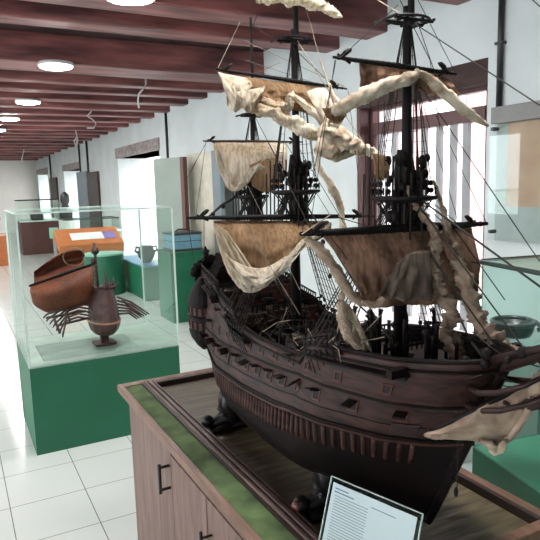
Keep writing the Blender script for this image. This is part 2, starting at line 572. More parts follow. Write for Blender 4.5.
# hanging wires under the beams
def wire(pts, Y, r, lab):
    Y = P(pts[0][0], pts[0][1], Z=2.755).y
    q = [P(a, b, Y=Y) for a, b in pts]
    q.insert(0, V((q[0].x, q[0].y, CZ - 0.002)))
    obj('hanging_wire', MB().tube(q, r, 6), M['wire'], smooth=True, org=q[0], label=lab, cat='wire')
wire([(146, 84), (143, 89), (139, 94), (138, 100), (139, 108)], 8.0, 0.012, 'curved white wire hanging from the beams above the glass case')
wire([(91, 112), (87, 116), (92, 119), (96, 123), (94, 128), (87, 128)], 10.5, 0.012, 'white squiggle of wire hanging from a beam, left of the curved one')
wire([(76, 132), (77, 137), (74, 141), (75, 144), (78, 141), (77, 137), (77, 146)], 12.4, 0.015, 'small looped white wire hanging beside the wall conduits')
wire([(24, 151), (22, 158), (22, 164)], 17.5, 0.02, 'short straight wire hanging near the far wall')
wire([(117, 131), (116.5, 141)], 9.9, 0.01, 'short pale wire end on the wall above the largest grey lintel')

# ------------------------------------------------------------------ glass cases
def glass_case(x0, x1, y0, y1, zp, zt, label, rz=0, gl='glass', edge='glassedge', topm='green2'):
    piv = (x0, y1, 0) if rz else None
    c = ((x0 + x1) / 2, (y0 + y1) / 2, 0)
    t = empty('glass_display_case', (x0, y0, 0), label, 'display case')
    obj('plinth', B((x0, y0, 0), (x1, y1, zp - 0.008), rz, piv), M['green'], t)
    obj('plinth_top', B((x0, y0, zp - 0.008), (x1, y1, zp), rz, piv), M[topm], t)
    g = 0.008
    for a, b in (((x0, y0, zp), (x1, y0 + g, zt)), ((x0, y1 - g, zp), (x1, y1, zt)), ((x0, y0 + g, zp), (x0 + g, y1 - g, zt)),
                 ((x1 - g, y0 + g, zp), (x1, y1 - g, zt)), ((x0, y0, zt), (x1, y1, zt + g))):
        obj('glass_pane', B(a, b, rz, piv), M[gl], t)
    mb = MB()
    e = 0.005
    for (x, y) in ((x0, y0), (x1, y0), (x0, y1), (x1, y1)):
        mb.box((x - e, y - e, zp), (x + e, y + e, zt + g), rz, piv)
    for y in (y0, y1):
        mb.box((x0, y - e, zt), (x1, y + e, zt + g + .002), rz, piv)
    for x in (x0, x1):
        mb.box((x - e, y0, zt), (x + e, y1, zt + g + .002), rz, piv)
    obj('glass_edge', mb, M[edge], t)
    return t

glass_case(0.327, 1.262, 3.71, 4.48, 0.553, 1.465, 'glass display case on a green plinth holding the small orange-sailed ship model')
glass_case(1.66, 2.75, -0.4, 1.53, 0.60, 1.30, 'greenish glass display case at right behind the bowsprit, holding a grey bowl', rz=math.radians(-12), gl='glassg', edge='glassdark', topm='tealtop')

# ------------------------------------------------------------------ wall showcase with map
t = empty('wall_map_case', (WX, 1.9, 1.2), 'grey wall case with a tan map sheet, right of the black conduit', 'map display')
obj('backing_board', B((WX - 0.03, 1.0, 1.20), (WX, 2.69, 1.96)), M['mapback'], t)
obj('header', B((WX - 0.09, 1.0, 1.93), (WX, 2.69, 2.03)), M['frame_grey'], t, bevel=0.004)
obj('map_sheet', B((WX - 0.036, 1.0, 1.42), (WX - 0.03, 2.6, 1.93)), M['map'], t)
obj('cover_sheet', B((WX - 0.075, 1.0, 1.21), (WX - 0.07, 2.71, 1.93)), M['acrylic'], t)
for z in (1.26, 1.90):
    obj('screw', MB().lathe((WX - 0.075, 2.685, z), [(0.012, -0.006), (0.012, 0.07)], 10, 'X'), M['darkgrey'], t)

# ------------------------------------------------------------------ background furniture
def bx(x0, y0, z0, x1, y1, z1, rz=0):
    return B((x0, y0, z0), (x1, y1, z1), rz)

def panel(name, pl, pr_, z, m, label, edge=None, th=0.05):
    a = P(pl[0], pl[1], Z=z)
    b = P(pr_[0], pr_[1], Z=z)
    d = V((b.x - a.x, b.y - a.y, 0)).normalized()
    nrm = V((-d.y, d.x, 0))
    if nrm.y < 0:
        nrm = -nrm
    L = (V((b.x, b.y, 0)) - V((a.x, a.y, 0))).length
    c = V(((a.x + b.x) / 2, (a.y + b.y) / 2, 0)) + nrm * th / 2
    t = empty(name, (c.x, c.y, 0), label, 'panel')
    obj('board', MB().obox((c.x, c.y, z / 2 + 0.03), d, nrm, (0, 0, 1), L / 2, th / 2, z / 2 - 0.03), m, t)
    for s in (-1, 1):
        q = c + d * s * (L / 2 - 0.06)
        obj('foot', MB().obox((q.x, q.y, 0.03), d, nrm, (0, 0, 1), 0.03, 0.07, 0.03), M['black'], t)
    if edge:
        q = c + d * (L / 2 + 0.03)
        obj('edge_strip', MB().obox((q.x, q.y, z / 2), d, nrm, (0, 0, 1), 0.03, th / 2 + 0.01, z / 2), M[edge], t)
    return t

def panelX(x0p, x1p, yp, X, z, m, label, edge=None):
    pass

panel('exhibition_panel', (153, 159), (180, 157), 1.97, M['greypanel'], 'grey-green standing board with a brown edge, by the wall behind the glass case', 'brownedge')
panel('exhibition_panel', (187, 154), (211, 151), 2.02, M['cream'], 'cream standing board beside the grey-green one, behind the ship stern')
panel('exhibition_panel', (215, 151), (223, 149), 2.02, M['doorgrey'], 'narrow blue-grey board right of the cream board')

# green plinth with blue-top and a pot
def plinth(name, x0, y0, x1, y1, h, label, top=None):
    t = empty(name, (x0, y0, 0), label, 'plinth')
    obj('body', bx(x0, y0, 0, x1, y1, h - 0.02), M['green'], t)
    obj('top', bx(x0 - 0.01, y0 - 0.01, h - 0.02, x1 + 0.01, y1 + 0.01, h), top or M['green'], t)
    return t
a = P(143, 263, X=2.30)
hb = 0.62
fl = P(147, 297, Z=0)
plinth('display_plinth', 2.33, 8.15, 2.72, 9.7, 0.5, 'green plinth with a blue top carrying a glazed pot, seen through the glass case', M['bluetop'])
pc = V((2.5, 8.6, 0.5))
t = empty('glazed_pot', pc, 'shiny dark pot on the blue-topped plinth', 'pot')
obj('body', MB().lathe(pc, [(0.06, 0), (0.08, 0.03), (0.12, 0.09), (0.13, 0.16), (0.10, 0.22), (0.085, 0.25)], 24), M['pot'], t, smooth=True)
for s in (-1, 1):
    obj('handle', MB().tube([pc + V((s * 0.115, 0, 0.14)), pc + V((s * 0.165, 0, 0.18)), pc + V((s * 0.15, 0, 0.235)), pc + V((s * 0.085, 0, 0.22))], 0.018, 8), M['darkgrey'], t, smooth=True)

plinth('display_plinth', 2.2, 6.6, 2.68, 7.1, 0.84, 'tall green plinth with a blue chest on it, left of the ship stern')
pc = P(191, 250, Y=7.1)
t = empty('blue_chest', (2.26, 6.65, 0.84), 'small blue chest with dark lid on the tall green plinth', 'chest')
obj('body', bx(2.26, 6.65, 0.84, 2.61, 7.0, 1.035), M['bluebox'], t, bevel=0.01)
lid = obj('lid', bx(2.25, 6.64, 1.035, 2.62, 7.01, 1.06), M['darkgrey'], t, bevel=0.008)
obj('lid_handle', MB().tube([(2.34, 6.8, 1.06), (2.37, 6.8, 1.09), (2.50, 6.8, 1.09), (2.53, 6.8, 1.06)], 0.01, 8), M['darkgrey'], lid, smooth=True)
obj('base_strip', bx(2.25, 6.64, 0.84, 2.62, 7.01, 0.87), M['darkgrey'], t)
obj('band', bx(2.255, 6.645, 0.955, 2.615, 7.005, 0.963), M['darkgrey'], t)

plinth('display_plinth', 2.62, 5.75, 3.0, 6.3, 0.80, 'green plinth behind the ship stern carrying a yellow and white card')
t = empty('card_holder', (2.75, 6.0, 0.80), 'small yellow and white card standing on the green plinth by the ship stern', 'sign')
ya = [P(208, 236, Y=6.1), P(220, 236, Y=6.1), P(222, 263, Y=6.1), P(210, 263, Y=6.1)]
obj('yellow_part', bx(2.66, 6.10, 0.92, 2.86, 6.115, 1.06), M['yellow'], t)
obj('white_part', bx(2.68, 6.085, 0.80, 2.86, 6.10, 0.93), M['white'], t)

# round drum table
c = P(106, 268, Y=7.6)
c = V((2.0, 9.2, 0))
t = empty('drum_table', c, 'round green drum table with a pale top, seen through the glass case', 'table')
obj('drum', MB().lathe(c, [(0.30, 0), (0.30, 0.60)], 40), M['green'], t, smooth=False)
obj('top', MB().lathe(c, [(0.31, 0.60), (0.31, 0.625)], 40), M['drumtop'], t)
t = empty('name_card', (1.70, 7.3, 0), 'small white folded card beside the drum table', 'card')
# orange lectern
x0, y0 = 1.50, 9.0
t = empty('label_lectern', (1.30, 8.9, 0), 'orange wooden display desk with a slanted labelled top, behind the small ship', 'desk')
t.location = (2.0, 10.3, 0)
ORIG[t.name] = V((2.0, 10.3, 0))
obj('body', bx(1.68, 10.3, 0, 2.43, 10.8, 0.62), M['orange'], t)
sl = obj('slanted_top', MB().obox((2.05, 10.5, 0.72), (1, 0, 0), (0, 0.90, 0.36), (0, -0.36, 0.90), 0.53, 0.33, 0.09), M['orange'], t, bevel=0.01)
obj('label_sheet', MB().obox((2.02, 10.46, 0.805), (1, 0, 0), (0, 0.90, 0.36), (0, -0.36, 0.90), 0.27, 0.13, 0.004), M['white'], sl)
obj('label_sheet', MB().obox((2.40, 10.46, 0.805), (1, 0, 0), (0, 0.90, 0.36), (0, -0.36, 0.90), 0.10, 0.13, 0.004), M['purple'], sl)
bpy.data.objects.remove(bpy.data.objects['name_card'])
cc = P(118, 291, Y=5.9)
obj('name_card', MB().box((1.22, 5.5, 0), (1.30, 5.9, 0.42)), M['white'], org=(1.26, 5.7, 0), label='small white block on the floor behind the small ship, beyond the glass case', cat='block')

# low glass boxes around the lectern, far
def vitrine(x0, y0, x1, y1, zb, zt, label, wood):
    t = empty('table_vitrine', (x0, y0, 0), label, 'display case')
    obj('base_cabinet', bx(x0, y0, 0, x1, y1, zb), M[wood], t)
    obj('cabinet_top', bx(x0 - 0.02, y0 - 0.02, zb, x1 + 0.02, y1 + 0.02, zb + 0.03), M['glassedge'] if wood != 'orange' else M[wood], t)
    for a, b in (((x0, y0, zb + 0.03), (x1, y0 + .01, zt)), ((x0, y1 - .01, zb + 0.03), (x1, y1, zt)), ((x0, y0, zb + .03), (x0 + .01, y1, zt)), ((x1 - .01, y0, zb + .03), (x1, y1, zt)), ((x0, y0, zt), (x1, y1, zt + .01))):
        obj('glass_pane', B(a, b), M['glass'], t)
    obj('rim', MB().box((x0, y0, zt), (x1, y0 + .02, zt + .02)).box((x0, y1 - .02, zt), (x1, y1, zt + .02)).box((x0, y0, zt), (x0 + .02, y1, zt + .02)).box((x1 - .02, y0, zt), (x1, y1, zt + .02)), M['darkgrey'], t)
    return t
vitrine(1.5, 16.0, 2.45, 17.0, 0.82, 1.35, 'maroon table vitrine with a tall glass top far down the hall', 'maroon')
t = empty('small_chest', (1.9, 16.4, 0.852), 'dark small model inside the far maroon vitrine', 'model')
obj('body', bx(1.8, 16.3, 0.852, 2.1, 16.6, 1.0), M['darkgrey'], t, bevel=0.03)
obj('top', bx(1.88, 16.38, 1.0, 2.02, 16.52, 1.12), M['statue'], t, bevel=0.03)
t = empty('orange_plinth', (0.75, 14.0, 0), 'orange wooden plinth at the left picture edge under a dark statue', 'plinth')
obj('body', bx(0.35, 14.0, 0, 1.0, 14.7, 0.62), M['orange'], t)
obj('top', bx(0.33, 13.98, 0.62, 1.02, 14.72, 0.65), M['orange'], t)
t = empty('dark_statue', (0.6, 14.3, 0.655), 'dark rough statue at the left picture edge on the orange plinth', 'statue')
mb = MB()
mb.tube([(0.66, 14.3, 0.655), (0.64, 14.3, 0.8), (0.68, 14.3, 1.0), (0.64, 14.3, 1.2), (0.60, 14.3, 1.38), (0.58, 14.3, 1.5)], [0.2, 0.16, 0.22, 0.2, 0.1, 0.09], 14, lobes=3, wob=0.2)
obj('figure', mb, M['statue'], t, smooth=True)
t = empty('black_bust', (2.0, 11.9, 1.0), 'small black figure behind the orange desk', 'figure')
c = P(66, 214, Y=12.5)
t.location = (c.x, c.y, 0)
ORIG[t.name] = V((c.x, c.y, 0))
obj('pedestal', MB().lathe((c.x, c.y, 0), [(0.15, 0), (0.15, 1.0)], 18), M['white'], t)
obj('bust', MB().lathe((c.x, c.y, 1.0), [(0.12, 0), (0.13, 0.15), (0.06, 0.3), (0.09, 0.38), (0.08, 0.5), (0.02, 0.56)], 14), M['black'], t, smooth=True)
c = P(54, 233, Y=12.0)
t = empty('green_stand', (c.x, c.y, 0), 'small bright green object on a post left of the orange desk', 'stand')
obj('post', MB().lathe((c.x, c.y, 0), [(0.06, 0), (0.03, 0.03), (0.03, c.z - 0.1)], 12), M['bar'], t)
obj('holder', bx(c.x - 0.08, c.y - 0.05, c.z - 0.1, c.x + 0.08, c.y + 0.05, c.z + 0.1), M['drumtop'], t)
# grey vitrine behind the lectern
vitrine(1.8, 11.3, 2.8, 11.9, 0.80, 1.04, 'grey glass table case behind the orange desk', 'greypanel')
# plain low white box before the near window
t = empty('white_box', (2.6, 3.3, 0), 'low white box on the floor before the near window', 'platform')
obj('body', B((2.42, 2.3, 0), (3.05, 4.15, 0.56)), M['white'], t, bevel=0.01)

# bowl in the right case
pc = P(512, 338, Y=1.15)
c = V((2.13, 1.15, 0))
c = P(513, 335, Y=1.22)
t = empty('acrylic_riser', (c.x, c.y, 0.602), 'clear acrylic riser block under the grey bowl in the right glass case', 'riser')
obj('block', B((c.x - 0.11, c.y - 0.11, 0.602), (c.x + 0.11, c.y + 0.11, c.z)), M['acrylic'], t, bevel=0.004)
t = empty('metal_bowl', c, 'round grey-green bowl with a thick rim in the right glass case', 'bowl')
k_ = (V((c.x, c.y, 0))).length / 594 * 19
obj('bowl_body', MB().lathe(c, [(k_ * .8, 0), (k_ * .9, 0.01), (k_ * .97, 0.025), (k_, 0.038), (k_ * 1.02, .042), (k_ * .92, .042), (k_ * .85, 0.025), (k_ * .5, 0.018)], 32), M['bowl'], t, smooth=True)
obj('rim', MB().tube([c + V((k_ * 1.0 * math.cos(a), k_ * 1.0 * math.sin(a), 0.042)) for a in [2 * PI * i / 32 for i in range(33)]], 0.007, 8), M['bowl'], t, smooth=True)
obj('handle', MB().tube([c + V((k_ * 1.0, 0, 0.04)), c + V((k_ * 1.2, -0.02, 0.035)), c + V((k_ * 1.2, -0.05, 0.02)), c + V((k_ * .95, -0.04, 0.015))], 0.008, 8), M['bowl'], t, smooth=True)

# ------------------------------------------------------------------ small ship in the left case
GY = 4.02
def G(x, y, d=0):
    return P(x, y, Y=GY + d)
base = G(103, 343)
zb = base.z
riser = obj('acrylic_tray', MB(), M['acrylic'], org=(0, 0, 0)) if False else None
t = empty('acrylic_riser', (0.75, 4.05, 0.553), 'low clear acrylic tray under the small orange-sailed ship', 'riser')
obj('tray_top', B((0.42, 3.80, zb - 0.012), (1.02, 4.22, zb - 0.004)), M['acrylic'], t)
for a, b in (((0.42, 3.80, 0.554), (1.02, 3.806, zb - 0.012)), ((0.42, 4.214, 0.554), (1.02, 4.22, zb - 0.012)), ((0.42, 3.806, 0.554), (0.426, 4.214, zb - 0.012)), ((1.014, 3.806, 0.554), (1.02, 4.214, zb - 0.012))):
    obj('tray_side', B(a, b), M['acrylic'], t)
gs = empty('galley_model', (base.x, base.y, zb), 'small dark ship model with a big orange-brown sail inside the left glass case', 'ship model')
s_ = 1 / 594 * (base - CO).dot(CD)
def px(n):
    return n * s_
hc = G(104, 338)
obj('pedestal', MB().box((hc.x - px(10), hc.y - px(10), zb - .004), (hc.x + px(10), hc.y + px(10), zb + px(1.5))).box((hc.x - px(3.5), hc.y - px(3.5), zb + px(1.5)), (hc.x + px(4), hc.y + px(3.5), zb + px(11))), M['ghull'], gs)
k = zb + px(9)
obj('hull', MB().lathe((hc.x + px(1), hc.y, k), [(px(5), 0), (px(10), px(2)), (px(13.2), px(6)), (px(14.8), px(11)), (px(15.4), px(16)), (px(14.6), px(18)), (px(14.2), px(25)), (px(13.2), px(32)), (px(11.8), px(40)), (px(10.5), px(47))], 12, sy=1.8), M['ghull'], gs, smooth=False)
obj('hull_band', MB().lathe((hc.x + px(1), hc.y, k + px(15.5)), [(px(15.9), -px(.7)), (px(16), px(.7))], 28, sy=1.8), M['gband'], gs, smooth=True)
cz = k + px(46)
mb = MB()
mb.lathe((hc.x + px(3), hc.y - px(12), cz), [(px(4), -px(2)), (px(3.2), px(6)), (px(1.5), px(9)), (px(.4), px(19))], 10)
for i, dx in enumerate((-9, -5, 9, 12)):
    mb.lathe((hc.x + px(dx), hc.y - px(4), cz), [(px(2), -px(2)), (px(1.2), px(4)), (px(.3), px(8 + 3 * (i % 2)))], 8)
for s in (-1, 1):
    mb.tube([(hc.x + px(3 + s * 3), hc.y - px(10), cz + px(1)), (hc.x + px(3 + s * 9), hc.y - px(10), cz + px(2)), (hc.x + px(3 + s * 13), hc.y - px(10), cz + px(6))], [px(2), px(1.5), px(.4)], 8)
obj('deck_crown', mb, M['ghull'], gs, smooth=True)
# mast and ladder
mb = MB()
mb.tube([G(94, 243, .04), G(97, 275, .04), G(99, 305, .04)], px(1.6), 8)
mb.tube([G(89, 300, .02), G(92, 258, .02)], px(.8), 6)
for i in range(9):
    yy = 262 + i * 4.5
    mb.tube([G(91, yy, .03), G(97, yy, .03)], px(.6), 5)
mb.ball(G(95, 251, .04), px(4), 8)
mb.ball(G(93, 261, .04), px(3), 8)
obj('mast', mb, M['ghull'], gs, smooth=True)
# sail
def gsail_fn(u, v):
    xl = 30 + 64 * u
    top = 286 - 23 * u
    bot = 303 + 12 * math.sin(min(1, u * 2.2) * PI / 2) - 17 * max(0, u - 0.25) ** 1.1
    if u < .12:
        xl += (1 - u / .12) ** 2 * 4 * abs(v - .3)
    yy = top + (bot - top) * v
    return G(xl, yy, -0.13 * math.sin(PI * min(1, v * 1.1)) * math.sin(PI * (0.15 + .7 * u)))
obj('sail', MB().grid(gsail_fn, 24, 16), M['gsail'], gs, smooth=True, solid=0.004)
def gsail2(u, v):
    a = 34 + 50 * u
    top = 272 - 22 * math.sin(min(1, u * 1.15) * PI / 2)
    bot = 283 - 17 * u
    return G(a, top + (bot - top) * v, 0.05 + 0.10 * math.sin(PI * v) + .06 * (1 - v))
obj('sail', MB().grid(gsail2, 20, 10), M['gsail'], gs, smooth=True, solid=0.004)
obj('sail_spar', MB().tube([G(29, 286, -.01), G(62, 274.5, -.02), G(96, 263, -.01)], [px(1), px(1.5), px(1.2)], 8), M['spar'], gs, smooth=True)
obj('ring', MB().tube([G(74 + 11 * math.cos(a), 257 + 9 * math.sin(a), 0.1) for a in [2 * PI * i / 20 for i in range(21)]], px(.5), 5), M['paler'], gs, smooth=True)
# side oar clusters
for i in range(7):
    f = i / 6
    a = G(90, 299 + 20 * f, 0.12 - .26 * f)
    b = G(70 - 4 * f, 301 + 20 * f, .12 - .26 * f)
    c_ = G(46 + 17 * f, 315 + 19 * f, .12 - .24 * f)
    obj('oar', MB().tube([a, a.lerp(b, .5) + V((0, 0, .02)), b, c_, c_ + (c_ - b) * .12 + V((0, 0, -.01))], [px(.8), px(1.0), px(1.1), px(.9), px(.6)], 7), M['ghull'], gs, smooth=True)
for i in range(6):
    f = i / 5
    a = G(117, 297 + 17 * f, 0.1 - .2 * f)
    b = G(131 - 2 * f, 302 + 11 * f, .1 - .2 * f)
    c_ = G(149 - 12 * f, 314 + 5 * f, .1 - .2 * f)
    obj('oar', MB().tube([a, b, c_], [px(1.0), px(1.1), px(.7)], 7), M['ghull'], gs, smooth=True)
mb = MB()
for (p, q) in (((50, 313), (84, 302)), ((46, 318), (86, 311)), ((56, 326), (88, 318)), ((122, 300), (140, 315)), ((60, 333), (54, 318)), ((70, 322), (66, 308))):
    mb.tube([G(*p, 0), G(*q, 0)], px(1.3), 6)
obj('outrigger', mb, M['ghull'], gs, smooth=True)

# ------------------------------------------------------------------ cabinet
CX0, CX1, CY0, CY1, CT = 0.538, 1.197, 0.83, 2.386, 0.80
cb = empty('display_cabinet', (CX0, CY0, 0), 'long wooden cabinet with a green felt strip and sunken tray, carrying the big ship model', 'cabinet')
bx0 = 0.575
obj('body', B((bx0 + 0.02, CY0 + 0.04, 0.0), (CX1 - 0.04, CY1 - 0.03, CT - 0.03)), M['cabwood'], cb)
# side panels and doors on the long left face, dark joints between them
yE = CY1 - 0.03
ya = P(172, 480, X=bx0).y
yb_ = P(213, 530, X=bx0).y
ph = CT - 0.03
obj('side_panel', B((bx0, ya + 0.004, 0.0), (bx0 + 0.02, yE, ph)), M['cabwood'], cb, bevel=0.002)
dlist = [ya - 0.004]
wdoor = (ya - CY0 - 0.05) / 3
for i in range(3):
    y1 = ya - 0.004 - i * wdoor
    y0 = y1 - wdoor + 0.006
    d = obj('door', B((bx0 - 0.002, y0, 0.05), (bx0 + 0.02, y1, ph - 0.06)), M['cabwood'], cb, bevel=0.002)
    yh = y1 - 0.03 if i != 1 else y1 - 0.03
    hb = MB()
    hz0, hz1 = 0.50, 0.62
    hb.tube([(bx0 - 0.035, yh, hz0 - 0.01), (bx0 - 0.035, yh, hz1 + 0.01)], 0.005, 8)
    for z in (hz0 + .01, hz1 - .01):
        hb.tube([(bx0 - 0.035, yh, z), (bx0, yh, z)], 0.004, 8)
    if i > 0:
        obj('handle', hb, M['black'], d, smooth=True)
obj('drawer_rail', B((bx0 - 0.001, CY0 + 0.05, ph - 0.055), (bx0 + 0.02, ya - 0.004, ph)), M['cabwood'], cb, bevel=0.002)
h1 = P(160, 482, X=bx0 - 0.035)
hz1, hz0 = P(160, 466, X=bx0 - 0.035).z, P(161, 494, X=bx0 - 0.035).z
hb = MB()
hb.tube([(bx0 - 0.035, h1.y, hz0), (bx0 - 0.035, h1.y, hz1)], 0.006, 8)
for z in (hz0 + .012, hz1 - .012):
    hb.tube([(bx0 - 0.035, h1.y, z), (bx0 + .001, h1.y, z)], 0.005, 8)
obj('handle', hb, M['black'], cb, smooth=True)
# top rim (outer wooden frame)
mb = MB()
rw = 0.020
mb.box((CX0, CY0, CT - 0.03), (CX0 + rw, CY1, CT))
mb.box((CX1 - 0.03, CY0, CT - 0.03), (CX1, CY1, CT))
mb.box((CX0 + rw, CY1 - 0.045, CT - 0.03), (CX1 - 0.03, CY1, CT))
mb.box((CX0 + rw, CY0, CT - 0.03), (CX1 - 0.03, CY0 + 0.03, CT))
obj('top_frame', mb, M['rimwood'], cb, bevel=0.003)
FX = P(150, 392, Z=CT).x
obj('felt_strip', B((CX0 + rw, CY0 + 0.03, CT - 0.03), (FX, CY1 - 0.045, CT - 0.004)), M['felt'], cb)
# two mouldings
TZ = CT - 0.022
r1 = 0.014
x = FX
for (wd, h, mm) in ((0.008, 0.004, 'darkrim'), (0.010, 0.010, 'rail'), (0.006, 0.002, 'darkrim'), (0.012, 0.012, 'rail'), (0.010, 0.0, 'darkrim'), (0.006, 0.007, 'rail')):
    obj('moulding', B((x, CY0 + 0.03, CT - 0.03), (x + wd, CY1 - 0.045, CT + h)), M[mm], cb, bevel=0.0015 if h > .005 else 0)
    x += wd
TX = x
mb = MB()
mb.box((TX, CY1 - 0.065, CT - 0.03), (CX1 - 0.03, CY1 - 0.045, CT - 0.001))
mb.box((CX1 - 0.045, CY0 + .03, CT - 0.03), (CX1 - 0.03, CY1 - 0.065, CT + 0.001))
obj('inner_lip', mb, M['darkrim'], cb)
obj('tray_floor', B((TX, CY0 + 0.03, CT - 0.03), (CX1 - 0.045, CY1 - 0.065, TZ)), M['deckmat'], cb)

# ------------------------------------------------------------------ acrylic card holder
a = P(332, 476, Z=0.955)
b = P(423, 514, Z=0.955)
dr = (b - a).normalized()
nn = V((dr.y, -dr.x, 0)).normalized()
if nn.dot(CO - a) < 0:
    nn = -nn
dn = (V((0, 0, -1)) + nn * 0.35).normalized()
Lh = (0.955 - CT) / abs(dn.z)
fr = dr.cross(dn).normalized()
if fr.dot(CO - a) < 0:
    fr = -fr
ctr = (a + b) / 2 + dn * Lh / 2
hw = (b - a).length / 2
t = empty('card_holder', (a + b) / 2 + dn * Lh, 'leaning clear acrylic holder with a printed information sheet, in front of the ship bow', 'sign')
obj('acrylic_sheet', MB().obox(ctr, dr, dn, fr, hw, Lh / 2, 0.0015), M['acrylic'], t)
ed = MB()
for s in (-1, 1):
    ed.obox(ctr + dr * s * hw, dr, dn, fr, 0.0008, Lh / 2, 0.0022)
ed.obox(ctr - dn * Lh / 2, dr, dn, fr, hw, 0.0008, 0.0022)
obj('acrylic_edge', ed, M['glassedge'], t)
obj('foot', MB().obox(ctr + dn * Lh / 2 - nn * 0.04 + V((0, 0, 0.003)), dr, nn, (0, 0, 1), hw, 0.045, 0.0015), M['acrylic'], t)
pp = obj('paper', MB().obox(ctr + fr * 0.0025 + dn * 0.004, dr, dn, fr, hw - 0.009, Lh / 2 - 0.006, 0.0004), M['paper'], t)
tx = MB()
top = ctr - dn * (Lh / 2) + fr * 0.0031
L_ = a - ctr
for i in range(19):
    zz = 0.035 + i * 0.0058
    if zz > Lh - 0.01:
        break
    wl = hw * 0.78 * (1 - 0.05 * random.random())
    tx.obox(top + dn * zz - dr * (hw - 0.02) + dr * wl / 2, dr, dn, fr, wl / 2, 0.0008, 0.0001)
obj('text_lines', tx, M['ink'], t)
tx = MB()
tx.obox(top + dn * 0.020 - dr * (hw - 0.035), dr, dn, fr, 0.018, 0.0012, 0.0001)
tx.obox(top + dn * 0.027 - dr * (hw - 0.043), dr, dn, fr, 0.026, 0.0012, 0.0001)
tx.obox(top + dn * 0.028 + dr * 0.03, dr, dn, fr, 0.03, 0.0008, 0.0001)
obj('heading_lines', tx, M['inkblue'], t)

# ------------------------------------------------------------------ ship cradles
XC = 0.87
def cradle(Y, label, knob):
    t = empty('ship_cradle', (XC, Y, TZ), label, 'stand')
    mb = MB()
    for s in (-1, 1):
        f = lambda x, z, y=0: V((XC + s * x, Y + y, z))
        mb.tube([f(0.165, TZ + .012), f(0.15, TZ + .018), f(0.125, TZ + .02), f(0.10, TZ + .028), f(0.085, TZ + 0.05), f(0.088, TZ + .085), f(0.098, TZ + .115), f(0.10, TZ + .135)],
                [0.014, 0.022, 0.027, 0.036, 0.042, 0.038, 0.030, 0.016], 14, lobes=4, wob=0.10, seed=s)
        mb.tube([f(0.10, TZ + .03), f(0.05, TZ + .04), f(0, TZ + .045)], [0.025, 0.03, 0.032], 12)
        mb.ball(f(0.172, TZ + .036, -.005), 0.022, 8)
        mb.tube([f(0.10, TZ + .02, -.02), f(0.14, TZ + .01, -.035), f(.165, TZ + .009, -.04)], [0.016, 0.013, 0.009], 8)
    mb.box((XC - 0.16, Y - 0.03, TZ), (XC + 0.16, Y + 0.03, TZ + 0.014))
    obj('carved_base', mb, M['carve'], t, smooth=True)
    if knob:
        obj('carved_rosette', MB().ball((XC - 0.186, Y - .008, TZ + .036), 0.015, 8), M['carvered'], t, smooth=True)
    return t
cradle(1.80, 'black carved scroll cradle under the stern half of the ship', False)
cradle(1.19, 'black carved scroll cradle with a red-brown rosette under the bow half of the ship', True)

# ------------------------------------------------------------------ big ship
ship = empty('ship_model', (XC, 1.4, 0.87), 'large dark wooden sailing ship model with torn cream and brown sails on the cabinet', 'ship model')
YS, YB = 1.93, 0.925

def lerp_tab(tab, s):
    for i in range(len(tab) - 1):
        if s <= tab[i + 1][0]:
            a, b = tab[i], tab[i + 1]
            f = (s - a[0]) / (b[0] - a[0])
            f = max(0, min(1, f))
            f = f * f * (3 - 2 * f) if len(a) > 2 else f
            return a[1] + (b[1] - a[1]) * f
    return tab[-1][1]

def smooth(a, b, x):
    t = max(0, min(1, (x - a) / (b - a)))
    return t * t * (3 - 2 * t)

ZS = [(0, 1.305), (.10, 1.288), (.18, 1.272), (.20, 1.25), (.33, 1.225), (.35, 1.195), (.5, 1.182), (.72, 1.182), (.75, 1.225), (1.0, 1.27)]
BR = [(0, .115), (.08, .142), (.25, .178), (.45, .19), (.65, .19), (.8, .172), (.9, .125), (.96, .07), (1.0, .012)]
GM = [(0, .06), (.06, .50), (.15, .80), (.3, .96), (.45, 1.0), (.6, .97), (.8, .87), (1, .80)]
GSn = [(0, .05), (.15, .16), (.3, .45), (.42, .85), (.55, 1.0), (.75, .95), (1, .84)]
GB = [(0, .06), (.2, .36), (.4, .74), (.6, .98), (.8, 1.08), (1, 1.12)]

def zk(s):
    return 0.842 + 0.012 * max(0, (s - 0.9) / 0.1) ** 2 + 0.03 * max(0, (0.12 - s) / 0.12) ** 2

def hp(s, v, side, off=0):
    z0, z1 = zk(s), lerp_tab(ZS, s)
    g = lerp_tab(GM, v)
    ws = 1 - smooth(0, 0.28, s)
    wb = smooth(0.7, 1, s)
    g = g * (1 - ws) + lerp_tab(GSn, v) * ws
    g = g * (1 - wb) + lerp_tab(GB, v) * wb
    b = lerp_tab(BR, s) * g + off
    y = YS + (YB - YS) * s - 0.20 * v * smooth(.72, 1, s) + 0.05 * v * (1 - smooth(0, .15, s))
    return V((XC - side * b, y, z0 + (z1 - z0) * v))

def hz(s, z, side=1, off=0):
    z0, z1 = zk(s), lerp_tab(ZS, s)
    v = (z - z0) / (z1 - z0)
    v = max(0, min(1, v))
    p = hp(s, v, side)
    if off:
        e = 0.01
        du = hp(min(1, s + e), v, side) - hp(max(0, s - e), v, side)
        dv = hp(s, min(1, v + e), side) - hp(s, max(0, v - e), side)
        nr = du.cross(dv).normalized()
        if nr.x * (-side) < 0:
            nr = -nr
        p = p + nr * off
    return p

def hframe(s, z, side=1):
    z0, z1 = zk(s), lerp_tab(ZS, s)
    v = (z - z0) / (z1 - z0)
    e = 0.01
    du = (hp(min(1, s + e), v, side) - hp(max(0, s - e), v, side)).normalized()
    dv = (hp(s, min(1, v + e), side) - hp(s, max(0, v - e), side)).normalized()
    nr = du.cross(dv).normalized()
    if nr.x * (-side) < 0:
        nr = -nr
    return hp(s, v, side), du, dv, nr

